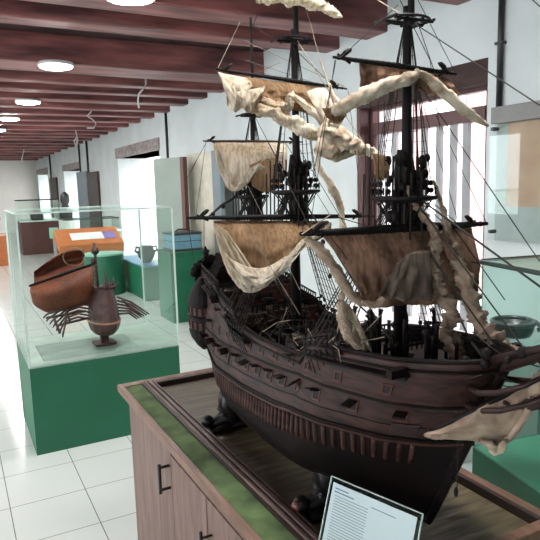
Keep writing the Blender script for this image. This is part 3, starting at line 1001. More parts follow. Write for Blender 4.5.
mb = MB()
for side in (1, -1):
    mb.grid(lambda u, v: hp(u, v, side), 70, 26)
# transom
mb.grid(lambda u, v: hp(0, v, 1).lerp(hp(0, v, -1), u), 6, 26)
mb.grid(lambda u, v: hp(u, 0, 1).lerp(hp(u, 0, -1), v), 40, 1)
mb.grid(lambda u, v: hp(1, v, 1).lerp(hp(1, v, -1), u), 1, 26)
hull = obj('hull', mb, M['hull'], ship, smooth=True, solid=0.006)
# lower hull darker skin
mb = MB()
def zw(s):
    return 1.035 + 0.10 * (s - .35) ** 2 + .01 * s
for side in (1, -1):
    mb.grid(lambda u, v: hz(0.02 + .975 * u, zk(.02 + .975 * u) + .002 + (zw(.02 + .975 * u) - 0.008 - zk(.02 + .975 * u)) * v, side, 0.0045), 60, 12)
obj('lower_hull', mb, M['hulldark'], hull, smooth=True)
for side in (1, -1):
    obj('dark_lining', MB().grid(lambda u, v: hp(.005 + .98 * u, .55 + .44 * v, side, -.007), 60, 8), M['hulldark'], hull, smooth=True)  # dark lining added to darken the inside of the bulwarks
for side in (1, -1):
    mb = MB()
    for q_ in (.012, .020, .043, .066, .074, .101, .122, .134, .146):
        mb.tube([hz(.01 + .975 * i / 50, zw(.01 + .975 * i / 50) + q_, side, .0005) for i in range(51)], .0008, 4)
    obj('plank_seams', mb, M['gap'], hull)
# keel, stem, rudder
mb = MB()
mb.box((XC - 0.008, 1.0, 0.832), (XC + 0.008, 1.93, 0.848))
sp = [hp(1, i / 12, 1) for i in range(13)]
mb.tube([(XC, 1.02, .840)] + [(XC, p.y - .003, p.z) for p in sp] + [(XC, .72, 1.285)], .010, 8)
obj('keel', mb, M['hulldark'], hull, smooth=False)
obj('rudder', MB().box((XC - .006, 1.945, .85), (XC + .006, 1.99, 1.06)), M['hulldark'], hull, bevel=.003)
# ribs
mb = MB()
for side in (1, -1):
    s = 0.07
    while s < 0.95:
        pts = [hz(s, zw(s) - .012 - k_ * .0125, side, .004) for k_ in range(5)]
        mb.tube(pts, [.0062] * 5, 8)
        s += 0.0168
    obj('rib_band', mb, M['rib'], hull, smooth=True)
    mb = MB()
# wales and rails along the side
def strip(zf, h, out, s0=0.0, s1=1.0, n=60):
    mb = MB()
    for side in (1, -1):
        o = len(mb.v)
        for i in range(n + 1):
            s = s0 + (s1 - s0) * i / n
            z = zf(s)
            for zz, oo in ((z - h / 2, 0), (z - h / 2, out), (z + h / 2, out), (z + h / 2, 0)):
                mb.v.append(hz(s, zz, side, oo + .001))
        for i in range(n):
            for k in range(4):
                k2 = (k + 1) % 4
                mb.f.append((o + i * 4 + k, o + i * 4 + k2, o + (i + 1) * 4 + k2, o + (i + 1) * 4 + k))
    return mb
obj('wale', strip(lambda s: zw(s), .006, .007), M['hulldark'], hull)
obj('wale', strip(lambda s: zw(s) - .008, .006, .0075), M['rib'], hull)
obj('wale', strip(lambda s: zw(s) + .030, .003, .003), M['hulldark'], hull)
obj('wale', strip(lambda s: zw(s) + .082, .006, .004), M['hulldark'], hull)
obj('wale', strip(lambda s: zw(s) + .092, .003, .003), M['rib'], hull)
obj('wale', strip(lambda s: lerp_tab(ZS, s) - .018, .005, .006), M['hulldark'], hull)
# cap rail
mb = MB()
for side in (1, -1):
    mb.tube([hp(i / 60, 1, side) + V((0, 0, .002)) for i in range(61)], .0055, 6)
mb.tube([hp(0, 1, 1), hp(0, 1, -1)], .006, 6)
obj('cap_rail', mb, M['hulldark'], hull, smooth=True)

# gun ports
def port(s, z, side, w, lid):
    p, du, dv, nr = hframe(s, z, side)
    o = obj('gun_port', MB().obox(p + dv * w, du, dv, nr, w * 1.25, .0022, .005).obox(p - dv * w, du, dv, nr, w * 1.25, .0022, .005)
            .obox(p + du * w, du, dv, nr, .0022, w, .005).obox(p - du * w, du, dv, nr, .0022, w, .005), M['portred'], ship)
    obj('port_dark_plate', MB().obox(p, du, dv, nr, w * .9, w * .9, .0035), M['gap'], o)  # black plate stands in for the dark inside of the port
    if lid:
        ang = math.radians(lid)
        ldir = (nr * math.sin(ang) - dv * math.cos(ang)).normalized()
        top = p + dv * w + nr * .006
        obj('port_lid', MB().obox(top + ldir * w, du, ldir, du.cross(ldir), w, w, .0018), M['hulldark'], o)
for side in (1, -1):
    for i in range(13):
        s = 0.13 + i * 0.066
        port(s, zw(s) + .055, side, .0125, random.choice((75, 95, 60, 85)))
    for i in range(11):
        s = 0.16 + i * 0.074
        port(s, zw(s) + .112, side, .0105, random.choice((0, 80, 95, 0)) if i < 9 else 0)
    for i in range(4):
        s = 0.06 + i * .055
        port(s, zw(s) + .165, side, .0085, random.choice((80, 0)))

# stern: quarter galleries, tafferel, lantern
for side in (1, -1):
    c = V((XC - side * .125, 1.915, 1.145))
    g = obj('quarter_gallery', MB().lathe(c, [(.006, -.115), (.022, -.10), (.040, -.07), (.046, -.045), (.042, -.04), (.042, -.005), (.050, 0), (.048, .008), (.043, .012), (.042, .045), (.05, .05), (.046, .06), (.038, .085), (.02, .12), (.008, .14)], 18, sy=1.7), M['hulldark'], ship, smooth=False)
    for zr in (-.022, .028):
        mb = MB()
        for k in range(7):
            a = PI * (0.12 + .76 * k / 6) + (PI / 2 if side > 0 else -PI / 2)
            q = c + V((.0425 * math.cos(a), .072 * math.sin(a), zr))
            d_ = V((math.cos(a), math.sin(a), 0))
            mb.obox(q, V((-d_.y, d_.x, 0)), (0, 0, 1), d_, .0055, .012, .002)
        obj('window_panel', mb, M['portred'], g)
mb = MB()
pts = []
n = 14
for i in range(n + 1):
    a = PI * i / n
    pts.append(V((XC + .125 * math.cos(a), 1.985, 1.285 + .055 * math.sin(a))))
mb.tube(pts, .010, 8)
mb.grid(lambda u, v: V((XC + .122 * math.cos(PI * u), 1.985, 1.06 * (1 - v) + v * (1.285 + .05 * math.sin(PI * u)))), 14, 6)
for i in range(n + 1):
    mb.ball(pts[i] + V((0, .004, .006)), .010, 6)
obj('stern_board', mb, M['hulldark'], ship, smooth=True, solid=.008)
for X_ in (-.07, 0, .07):
    c = V((XC + X_, 2.0, 1.36))
    obj('stern_lantern', MB().tube([(c.x, 1.985, 1.31), (c.x, 1.995, 1.335), (c.x, 2.0, 1.34)], .003, 6).lathe(c, [(.004, -.022), (.010, -.018), (.013, .004), (.006, .014), (.002, .024)], 8), M['spar'], ship)
# poop and quarter deck balusters
mb = MB()
for side in (1, -1):
    for i in range(26):
        s = .01 + i * .0125
        p = hp(s, 1, side)
        mb.tube([p, p + V((0, 0, .02))], .0022, 5)
    mb.tube([hp(i * .0163, 1, side) + V((0, 0, .021)) for i in range(21)], .003, 5)
obj('balustrade', mb, M['block'], ship)

# decks
def deckmesh(s0, s1, z0, z1):
    mb = MB()
    mb.grid(lambda u, v: (lambda s, z: hz(s, z, 1, -.006).lerp(hz(s, z, -1, -.006), v))(s0 + (s1 - s0) * u, z0 + (z1 - z0) * u), 24, 6)
    return mb
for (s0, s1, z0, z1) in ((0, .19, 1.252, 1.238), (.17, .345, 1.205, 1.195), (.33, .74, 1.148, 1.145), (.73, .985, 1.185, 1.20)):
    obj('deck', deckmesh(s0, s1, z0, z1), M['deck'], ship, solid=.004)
# bulkheads
for (s, za, zb2, mm) in ((.19, 1.20, 1.262, 'hull'), (.34, 1.145, 1.212, 'hull'), (.735, 1.14, 1.208, 'hull')):
    yy = YS + (YB - YS) * s
    b = hz(s, za + .02, 1, 0)
    hwid = XC - b.x - .006
    bk = obj('bulkhead', MB().box((XC - hwid, yy - .004, za), (XC + hwid, yy + .004, zb2)), M[mm], ship)
    mb = MB()
    for k in range(6):
        xx = XC - hwid * .8 + k * hwid * .32
        obj('bulkhead_panel', MB().box((xx - .010, yy - .006, za + .015), (xx + .010, yy + .006, zb2 - .018)), M['portred'], bk)
# rails across the bulkheads
for (s, z) in ((.19, 1.262), (.34, 1.212), (.735, 1.208)):
    yy = YS + (YB - YS) * s
    b = hz(s, z - .03, 1, 0)
    mb = MB()
    hwid = XC - b.x
    for k in range(17):
        xx = XC - hwid + hwid * 2 * k / 16
        mb.tube([(xx, yy, z), (xx, yy, z + .022)], .002, 5)
    mb.tube([(XC - hwid, yy, z + .022), (XC + hwid, yy, z + .022)], .003, 5)
    obj('railing', mb, M['block'], ship)
# deck fittings
def cannon(x, y, z, side):
    o = obj('cannon', MB().tube([(x, y, z + .014), (x - side * .022, y, z + .015), (x - side * .05, y, z + .016)], [.0065, .0055, .004], 8), M['spar'], ship, smooth=True)
    obj('gun_carriage', MB().box((x - .016, y - .008, z), (x + .016, y + .008, z + .010)), M['portred'], o)
for side in (1, -1):
    for i in range(5):
        cannon(XC - side * .105, 1.50 - i * .085, 1.148, side)
    for i in range(2):
        cannon(XC - side * .09, 1.72 - i * .07, 1.203, side)
for (y0, y1) in ((1.36, 1.42), (1.25, 1.33)):
    mb = MB()
    for k in range(9):
        f = k / 8
        mb.box((XC - .045, y0 + (y1 - y0) * f - .0015, 1.15), (XC + .045, y0 + (y1 - y0) * f + .0015, 1.158))
    for k in range(11):
        f = -.045 + .009 * k
        mb.box((XC + f - .0012, y0, 1.15), (XC + f + .0012, y1, 1.158))
    obj('hatch_grating', mb, M['rib'], ship)
obj('capstan', MB().lathe((XC, 1.66, 1.20), [(.018, 0), (.012, .006), (.010, .026), (.018, .03), (.018, .038)], 12), M['block'], ship, smooth=True)
def hb_at(c, L, Wd):
    mb = MB()
    mb.grid(lambda u, v: (lambda a, b: V((c[0] + Wd * math.sin(PI * max(.001, u)) ** .6 * math.cos(PI * (1 + v)), c[1] + L * (u - .5), c[2] + .02 - .022 * math.sin(PI * v) * math.sin(PI * u) ** .5)))(u, v), 20, 10)
    return mb
obj('ship_boat', hb_at((XC + .01, 1.295, 1.163), .15, .032), M['sprit'], ship, smooth=True, solid=.003)
obj('belfry', MB().box((XC - .025, 1.14, 1.208), (XC - .02, 1.15, 1.25)).box((XC + .02, 1.14, 1.208), (XC + .025, 1.15, 1.25)).box((XC - .03, 1.135, 1.25), (XC + .03, 1.155, 1.256)).ball((XC, 1.145, 1.236), .010, 8), M['block'], ship)
for s in (-1, 1):
    mb = MB()
    a_, b_ = V((XC + s * .08, 1.57, 1.212)), V((XC + s * .08, 1.52, 1.15))
    for dx in (-.012, .012):
        mb.tube([a_ + V((dx, 0, 0)), b_ + V((dx, 0, 0))], .0025, 5)
    for k in range(6):
        q = a_.lerp(b_, k / 5)
        mb.box((q.x - .012, q.y - .006, q.z - .001), (q.x + .012, q.y + .006, q.z + .001))
    obj('ladder', mb, M['rib'], ship)
# rope coils lying on deck and pin rails
for i in range(14):
    x_ = XC + random.uniform(-.12, .12)
    y_ = random.uniform(1.2, 1.85)
    s = (YS - y_) / (YS - YB)
    z_ = 1.245 if s < .18 else 1.205 if s < .33 else 1.152
    mb = MB()
    r_ = random.uniform(.010, .018)
    pts = [V((x_ + (r_ + .002 * math.sin(a * 1.3)) * math.cos(a), y_ + r_ * math.sin(a), z_ + .0025 + .0012 * a / 2)) for a in [i2 * .5 for i2 in range(44)]]
    mb.tube(pts, .0018, 5)
    obj('rope_coil', mb, M['paler'] if i % 3 == 0 else M['rope'], ship)
for (yy, zz, ww) in ((1.47, 1.19, .07), (1.03, 1.235, .06), (1.74, 1.235, .04)):
    mb = MB()
    mb.box((XC - ww, yy - .035, zz - .004), (XC + ww, yy - .029, zz + .002))
    for k in range(9):
        xx = XC - ww + ww * 2 * k / 8
        mb.tube([(xx, yy - .032, zz - .014), (xx, yy - .032, zz + .012)], [.0018, .0028], 5)
    for s in (-1, 1):
        mb.tube([(XC + s * ww, yy - .032, zz - .05), (XC + s * ww, yy - .032, zz + .012)], .005, 6)
    obj('pin_rail', mb, M['block'], ship)

# ---- masts
YM = {'mizzen': 1.75, 'main': 1.48, 'fore': 1.02}
def mast(Y, zdeck, ztop, zcross, zend, rt, r0, name):
    m_ = obj('mast', MB().tube([(XC, Y, zdeck), (XC, Y, ztop), (XC, Y, ztop + .05)], [r0, r0 * .85, r0 * .8], 14), M['spar'], ship, smooth=True)
    mb = MB()
    mb.tube([(XC, Y - .018, ztop - .01), (XC, Y - .018, zcross + .03)], [r0 * .75, r0 * .55], 12)
    mb.box((XC - .014, Y - .032, ztop + .045), (XC + .014, Y + .014, ztop + .058))
    obj('topmast', mb, M['spar'], m_, smooth=False)
    mb = MB()
    mb.tube([(XC, Y - .03, zcross - .01), (XC, Y - .03, zend)], [r0 * .5, r0 * .3], 10)
    obj('upper_mast', mb, M['spar'], m_, smooth=False)
    # fighting top
    mb = MB()
    mb.lathe((XC, Y - .01, ztop), [(rt * .6, -.008), (rt * .97, -.003), (rt * 1.03, .0), (rt * 1.03, .005), (rt * .98, .006), (rt * .9, .003)], 20)
    for k in range(12):
        a = 2 * PI * k / 12
        mb.tube([(XC + rt * .98 * math.cos(a), Y - .01 + rt * .98 * math.sin(a), ztop + .008), (XC + rt * .98 * math.cos(a), Y - .01 + rt * .98 * math.sin(a), ztop + .024)], .0022, 5)
        mb.tube([(XC + rt * .9 * math.cos(a), Y - .01 + rt * .9 * math.sin(a), ztop), (XC + r0 * math.cos(a), Y - .01 + r0 * math.sin(a), ztop - .07)], .0016, 5)
    obj('fighting_top', mb, M['spar'], ship)
    mb = MB()
    rc = rt * .72
    for dy in (-.03, .0):
        mb.tube([(XC - rc, Y + dy - .01, zcross), (XC + rc, Y + dy - .01, zcross)], .0035, 6)
    for dx in (-rc, -rc * .4, rc * .4, rc):
        mb.tube([(XC + dx, Y - .045, zcross + .003), (XC + dx, Y + .025, zcross + .003)], .003, 6)
    mb.tube([V((XC + rc * math.cos(a), Y - .02 + rc * .7 * math.sin(a), zcross + .004)) for a in [2 * PI * i / 20 for i in range(21)]], .003, 5)
    obj('crosstrees', mb, M['spar'], ship)
    return m_
mast(1.75, 1.24, 1.56, 1.815, 2.11, .050, .0115, 'mizzen')
mast(1.48, 1.145, 1.575, 1.985, 2.28, .068, .0155, 'main')
mast(1.02, 1.20, 1.56, 1.925, 2.20, .070, .0155, 'fore')

# shrouds, deadeyes, channels
def shroudset(Y, ztop, zrail, n, dy, rt, sback=0):
    for side in (1, -1):
        sh = MB()
        lines = []
        de = []
        for k in range(n):
            yb = Y + sback + k * dy
            s = (YS - yb) / (YS - YB)
            p = hz(s, lerp_tab(ZS, s) - .03, side, .022)
            p = V((p.x, yb, lerp_tab(ZS, s) - .02))
            q = V((XC - side * .012, Y + .004 * k, ztop - .005))
            lines.append((p, q))
            sh.tube([p + V((0, 0, .02)), q], .0014, 5)
            de.append(p)
        for j in range(1, 15):
            f = j / 16
            sh.tube([a.lerp(b, f) + V((0, 0, .01)) for a, b in lines], .0007, 4)
        obj('shrouds', sh, M['rope'], ship)
        mb = MB()
        for p in de:
            for dz in (.004, .024):
                mb.lathe(p + V((0, 0, dz)), [(.003, -.0035), (.0062, -.002), (.0062, .002), (.003, .0035)], 8, 'X')
            mb.tube([p, p + V((side * .02, 0, -.06))], .0012, 4)
        obj('deadeyes', mb, M['block'], ship)
        s0 = (YS - (Y + sback - .015)) / (YS - YB)
        s1 = (YS - (Y + sback + n * dy)) / (YS - YB)
        mb = MB()
        o = len(mb.v)
        for i in range(9):
            s = s0 + (s1 - s0) * i / 8
            z = lerp_tab(ZS, s) - .028
            a = hz(s, z, side, 0)
            b = hz(s, z, side, .026)
            mb.v += [a + V((0, 0, -.0025)), b + V((0, 0, -.0025)), b + V((0, 0, .0025)), a + V((0, 0, .0025))]
        for i in range(8):
            for k in range(4):
                mb.f.append((i * 4 + k, i * 4 + (k + 1) % 4, i * 4 + 4 + (k + 1) % 4, i * 4 + 4 + k))
        obj('channel', mb, M['hulldark'], ship)
shroudset(1.02, 1.56, 1.2, 8, .018, .07, 0.0)
shroudset(1.48, 1.575, 1.2, 8, .019, .068, 0.0)
shroudset(1.75, 1.56, 1.25, 5, .018, .05, 0.0)
# topmast shrouds, futtocks
for (Y, z0, z1, rt) in ((1.02, 1.565, 1.925, .07), (1.48, 1.58, 1.985, .068), (1.75, 1.565, 1.815, .05)):
    for side in (1, -1):
        mb = MB()
        ls = []
        for k in range(5):
            a = V((XC - side * rt * (.95 - .1 * abs(k - 1)), Y - .03 + k * .018, z0 + .03))
            b = V((XC - side * .008, Y - .02, z1))
            ls.append((a, b))
            mb.tube([a, b], .0012, 4)
        for j in range(1, 14):
            mb.tube([a.lerp(b, j / 15) for a, b in ls], .0006, 4)
        for k in range(9):
            xx = XC - side * rt * (.25 + .09 * k)
            yy = Y - .05 + .012 * k
            mb.tube([(xx, yy, z0 - .13 + .004 * k), (xx + side * .004, yy, z0 + .05 + .012 * (k % 4))], .0022, 5)
        obj('topmast_shrouds', mb, M['rope'], ship)
        mb = MB()
        for a, b in ls:
            for dz in (-.018, -.002):
                mb.ball(a + V((0, 0, dz)), .0065, 6)
        obj('deadeyes', mb, M['block'], ship)
# heavy lashed bundles above the tops
for (Y, ztop, r) in ((1.02, 1.60, .022), (1.48, 1.615, .021), (1.75, 1.59, .017)):
    mb = MB()
    for k in range(30):
        a = random.uniform(0, 2 * PI)
        rr = random.uniform(.01, .055 if Y < 1.7 else .035)
        c = V((XC + rr * math.cos(a), Y - .015 + rr * .6 * math.sin(a), ztop + random.uniform(-.02, .05)))
        mb.ball(c, random.uniform(.005, .010), 6, sz=1.4)
    mb.tube([(XC, Y - .01, ztop - .03), (XC, Y - .01, ztop + .02), (XC, Y - .01, ztop + .065)], [r, r * 1.15, r * .7], 12, lobes=4, wob=.12)
    obj('block_cluster', mb, M['block'], ship, smooth=True)
    mb = MB()
    for k in range(10):
        a = random.uniform(0, 2 * PI)
        rr = random.uniform(.01, .045 if Y < 1.7 else .03)
        c = V((XC + rr * math.cos(a), Y - .01 + rr * .6 * math.sin(a), ztop - random.uniform(.05, .11)))
        mb.ball(c, random.uniform(.005, .009), 6, sz=1.5)
        mb.tube([c, V((c.x, c.y, ztop - .02))], .0012, 4)
    mb.tube([(XC, Y - .01, ztop - .14), (XC, Y - .01, ztop - .08), (XC, Y - .01, ztop - .03)], [r * .9, r * 1.2, r * .9], 12, lobes=5, wob=.12)
    obj('block_cluster', mb, M['block'], ship, smooth=True)

# ---- yards
def yard(p0, p1, Y, r, blocks=True, mm='spar', ext=None, dy=-.03):
    a, b = P(*p0, Y=Y + dy), P(*p1, Y=Y + dy)
    pts = [a.lerp(b, f) for f in (0, .12, .35, .5, .65, .88, 1)]
    ym = MB().tube(pts, [r * .45, r * .7, r * .95, r, r * .95, r * .7, r * .45], 10)
    for i in range(1, 24):
        c = a.lerp(b, i / 24)
        rr = r * (1.12 - abs(i / 24 - .5) * .9)
        ym.tube([c - (b - a).normalized() * .0015, c + (b - a).normalized() * .0015], rr, 8)
    o = obj('yard', ym, M[mm], ship, smooth=True)
    if blocks:
        for f, sg in ((.07, 1), (.9, -1)):
            mb = MB()
            c = a.lerp(b, f) + V((0, 0, r * .2))
            R_, r = r, min(r, .0062)
            mb.tube([c + V((-sg * r, 0, 0)), c + V((sg * r, -.002, r * 1.6)), c + V((sg * r * 2.6, -.002, r * 2.6)), c + V((sg * r * 3.4, 0, r * 2.9))], [r * .5, r * .95, r * .85, r * .3], 7)
            mb.tube([c + V((-sg * r * 2, 0, r)), c + V((sg * r * 3, 0, -r * 1.5))], r * .45, 6)
            obj('yard_block', mb, M['block'], o, smooth=True)
            r = R_
    return o
y_mc = yard((186, 218), (374, 216), 1.48, .0075, dy=-.035)
y_mt = yard((216, 69), (347, 89), 1.48, .0055)
y_mg = yard((252, -3), (338, 8), 1.48, .004)
y_zt = yard((203, 141), (302, 142), 1.75, .0045, mm='sprit')
y_fc = yard((300, 234), (487, 223.5), 1.02, .0095, dy=-.035)
y_ft = yard((333, 57), (456, 74), 1.02, .006)

# ---- sails
def pl(tab, u):
    n = len(tab) - 1
    f = max(0, min(.99999, u)) * n
    i = int(f)
    t = f - i
    p0, p1, p2, p3 = tab[max(i - 1, 0)], tab[i], tab[i + 1], tab[min(i + 2, n)]
    return tuple(.5 * ((2 * p1[k]) + (-p0[k] + p2[k]) * t + (2 * p0[k] - 5 * p1[k] + 4 * p2[k] - p3[k]) * t * t + (-p0[k] + 3 * p1[k] - 3 * p2[k] + p3[k]) * t ** 3) for k in range(len(p1)))

def sail(top, bot, Y, m, parent, belly=.03, wr=.010, nu=44, nv=26, seed=0, fold=9):
    def fn(u, v):
        a, b = pl(top, u), pl(bot, u)
        x, y = a[0] + (b[0] - a[0]) * v, a[1] + (b[1] - a[1]) * v
        q = P(x, y, Y=Y)
        w_ = wr * (noise.noise(V((u * fold, v * 3, seed))) + .6 * noise.noise(V((u * fold * 2.1, v * 7, seed + 5))) + .35 * math.sin(u * 22 + 3 * v + seed) * v)
        d = belly * math.sin(PI * min(1, v * .9)) * (.4 + .6 * math.sin(PI * u))
        return q + V((w_ * .25, -d + w_ * (.3 + v), w_ * .3 * v))
    return obj('sail', MB().grid(fn, nu, nv), M[m], parent, smooth=True, solid=.0012)

def roll(pts, Y, m='roll', n=22, parent=None, lobes=4, wob=.24, seed=0, sub=12, name='rolled_sail', ruf=0):
    # pts: x, y, radius in picture units, depth offset
    out, rs = [], []
    N = (len(pts) - 1) * sub
    for i in range(N + 1):
        q = pl(pts, i / N)
        p = P(q[0], q[1], Y=Y + q[3])
        k = (p - CO).dot(CD) / CF
        out.append(p)
        if ruf:
            p = p + V((math.sin(i * .36 + seed), math.cos(i * .36 + seed) * .7, math.sin(i * .5) * .4)) * (ruf * q[2] * k * .30)
        rs.append(max(q[2], .4) * k * (1 + .22 * noise.noise(V((i * .35, seed, 0))) + (.16 * math.sin(i * .55 + seed) if ruf else 0)))
    return obj(name, MB().tube(out, rs, n, lobes=lobes, wob=wob, seed=seed), M[m], parent or ship, smooth=True)

# main course (lower sail behind the left)
sail([(213, 221), (240, 221), (270, 221), (300, 221), (328, 221)],
     [(246, 290), (258, 288), (274, 275), (296, 250), (326, 234)], 1.45, 'sailt', y_mc, belly=.05, wr=.016, seed=1)
sail([(213, 222), (216, 224), (222, 228), (228, 232)],
     [(236, 283), (244, 290), (256, 288), (262, 284)], 1.42, 'sailw', y_mc, belly=.01, seed=2, nu=20)
roll([(214, 224, 1.2, 0), (222, 250, 2, -.02), (232, 275, 2, -.03), (246, 289, 2.5, -.04), (262, 286, 2.5, -.05), (280, 270, 3, -.05), (298, 248, 3.5, -.04), (318, 234, 3, -.02), (330, 224, 2, 0)], 1.44, 'sailw', seed=2)
sail([(219, 246), (236, 262), (262, 268), (286, 256), (304, 240)], [(238, 284), (248, 291), (262, 287), (284, 268), (306, 246)], 1.40, 'sailw', y_mc, belly=.02, wr=.014, seed=4, fold=6)
# mizzen topsail
sail([(214, 142), (235, 142), (255, 142), (272, 142), (286, 142)],
     [(228, 182), (234, 191), (246, 183), (256, 168), (284, 178)], 1.72, 'sailw', y_zt, belly=.04, seed=5, fold=5)
sail([(250, 165), (262, 160), (275, 158)], [(252, 186), (264, 192), (282, 188)], 1.68, 'sailt', y_zt, belly=.01, seed=6, nu=16, nv=12)
roll([(214, 144, 1, 0), (219, 162, 2, -.02), (226, 180, 2.5, -.02), (234, 189, 2.5, -.02), (246, 180, 3.5, -.03), (258, 167, 3.5, -.03), (266, 172, 2.5, -.02)], 1.71, 'sailw', seed=7)
# main topsail
sail([(245, 77), (268, 80), (292, 83), (322, 87)],
     [(252, 106), (272, 110), (300, 112), (334, 128)], 1.45, 'sailt', y_mt, belly=.02, seed=8)
sail([(218, 72), (226, 74), (236, 76), (246, 78)],
     [(226, 104), (234, 113), (243, 103), (252, 88)], 1.44, 'sailw', y_mt, belly=.03, seed=9, fold=5)
sail([(236, 92), (248, 90), (258, 88), (265, 86)],
     [(242, 108), (248, 113), (256, 104), (262, 94)], 1.40, 'sailw', y_mt, belly=.01, seed=10, nu=16, nv=12)
roll([(240, 104, 3, 0), (254, 108, 5, -.01), (272, 112, 6, -.02), (290, 121, 7, -.02), (308, 131, 7, -.03), (322, 138, 5, -.03), (334, 146, 4, -.03)], 1.43, 'sailw', seed=11)
roll([(262, 100, 3, 0), (276, 106, 4, -.01), (288, 106, 4.5, -.02), (290, 98, 3.5, -.02), (293, 92, 1.5, -.01)], 1.42, 'sailw', seed=12)
roll([(292, 94, 1.5, 0), (304, 104, 3, -.01), (318, 118, 3, -.02), (328, 134, 2.5, -.02), (333, 146, 2, -.02)], 1.42, 'sailw', seed=13)
sail([(306, 92), (318, 88), (328, 90), (336, 96)],
     [(320, 128), (330, 138), (336, 134), (344, 112)], 1.41, 'sailw', y_mt, belly=.03, seed=14, nu=20, fold=5)
sail([(322, 128), (332, 122), (342, 126), (352, 134)],
     [(318, 156), (328, 160), (338, 162), (366, 148)], 1.38, 'roll', y_mt, belly=.03, seed=15, nu=24, fold=6)
roll([(330, 84, 1, 0), (333, 96, 2, -.01), (338, 112, 3, -.02), (334, 126, 4, -.03)], 1.40, 'roll', seed=16)
# main topgallant, bundled at the top edge
roll([(256, 2, 1.5, 0), (266, -1, 4, -.01), (284, -2, 5, -.02), (306, 1, 6, -.02), (320, 5, 5, -.02), (332, 12, 4, -.02), (342, 17, 1, -.02)], 1.44, 'sailw', seed=17)
# long hanging rags between the masts
roll([(320, 130, 6, 0), (340, 140, 7, -.01), (356, 146, 6, -.02), (370, 152, 4.5, -.03), (380, 158, 3.5, -.04)], 1.25, 'roll', seed=18, lobes=5, wob=.34)
roll([(328, 120, 3, 0), (320, 145, 3.5, 0), (318, 165, 2.6, 0), (330, 185, 3.4, 0), (340, 205, 3.2, 0), (343, 228, 3, 0)], 1.30, 'roll', seed=19, ruf=.5)
sail([(372, 153), (377, 154), (382, 155), (387, 156)], [(374, 178), (378, 180), (383, 180), (388, 177)], 1.0, 'sailt', ship, belly=.01, seed=20, nu=12, nv=12)
# fore topsail
sail([(359, 62), (378, 65), (398, 68), (416, 72)],
     [(358, 98), (374, 94), (392, 88), (418, 84)], .99, 'sailb', y_ft, belly=.012, seed=21)
roll([(328, 112, 2, 0), (336, 110, 6.5, -.01), (350, 103, 7, -.02), (368, 94, 7.5, -.02), (388, 86, 7, -.02), (408, 79, 6, -.02), (418, 74, 3, -.01)], .98, 'roll', seed=22, lobes=2, wob=.12)
sail([(322, 108), (330, 108), (338, 108), (344, 106)], [(330, 122), (336, 124), (342, 121), (346, 116)], .97, 'sailt', y_ft, belly=.0, seed=23, nu=12, nv=8)
sail([(416, 72), (428, 73), (440, 76), (450, 80)],
     [(418, 90), (430, 95), (444, 98), (458, 96)], .99, 'sailb', y_ft, belly=.01, seed=24, nu=20)
roll([(415, 70, 2, 0), (428, 78, 4.5, -.01), (444, 92, 5.5, -.015), (460, 106, 5, -.02), (474, 117, 4, -.02), (488, 126, 1.2, -.02)], .98, 'roll', seed=25, lobes=2, wob=.12)
# fore course
sail([(322, 236), (350, 234), (385, 232), (420, 230), (450, 228), (471, 227)],
     [(362, 300), (372, 306), (392, 305), (425, 303), (450, 302), (474, 298)], .985, 'sailb', y_fc, belly=.045, seed=26, nu=60, nv=36, fold=10)
sail([(398, 262), (412, 252), (430, 250)], [(378, 296), (400, 300), (432, 300)], .925, 'sailg', y_fc, belly=.004, seed=27, nu=20, nv=14)
roll([(306, 238, 3, 0), (322, 252, 5.5, -.01), (336, 270, 5.5, -.01), (348, 290, 4.5, -.02), (360, 302, 4, -.03), (372, 304, 3, -.04)], .99, 'rollb', seed=28)
roll([(345, 286, 2, 0), (341, 302, 4, 0), (344, 320, 5.5, 0), (350, 336, 6, 0), (362, 350, 3, 0)], .99, 'rollb', seed=29)
sail([(338, 298), (348, 304), (358, 318)], [(342, 326), (356, 346), (372, 352)], .985, 'roll', ship, belly=.0, seed=30, nu=14, nv=12)
roll([(362, 302, 2, 0), (375, 305, 3.5, -.01), (384, 298, 3, -.02)], .94, 'rollb', seed=31)
# twisted strips falling over the fore course
roll([(407, 186, 1.5, 0), (412, 200, 2, 0), (421, 213, 3, -.01), (431, 226, 4, -.02), (436, 250, 5, -.03), (434, 272, 6, -.04), (440, 292, 7, -.04), (452, 312, 6, -.04), (447, 332, 6.5, -.04), (458, 350, 6, -.05), (457, 372, 5.5, -.05)], .98, 'rollb', seed=32, lobes=3, wob=.42, sub=16, ruf=.9)
roll([(433, 180, 1, 0), (440, 200, 2, 0), (446, 222, 3, -.02), (452, 246, 5, -.03), (462, 272, 6, -.04), (470, 300, 6.5, -.05), (480, 324, 7, -.07), (494, 338, 7, -.10), (506, 348, 6.5, -.13), (517, 356, 4, -.16)], .97, 'rollb', seed=33, lobes=3, wob=.42, sub=16, ruf=.9)
roll([(441, 232, 2, 0), (450, 252, 4, 0), (462, 262, 4, 0), (470, 284, 3, 0)], .93, 'sailb', seed=34)
# fringe on the right edge of the fore course
roll([(471, 228, 1, 0), (473, 250, 1.6, 0), (476, 275, 2.4, 0), (474, 298, 1.8, 0)], .98, 'sailb', seed=35)

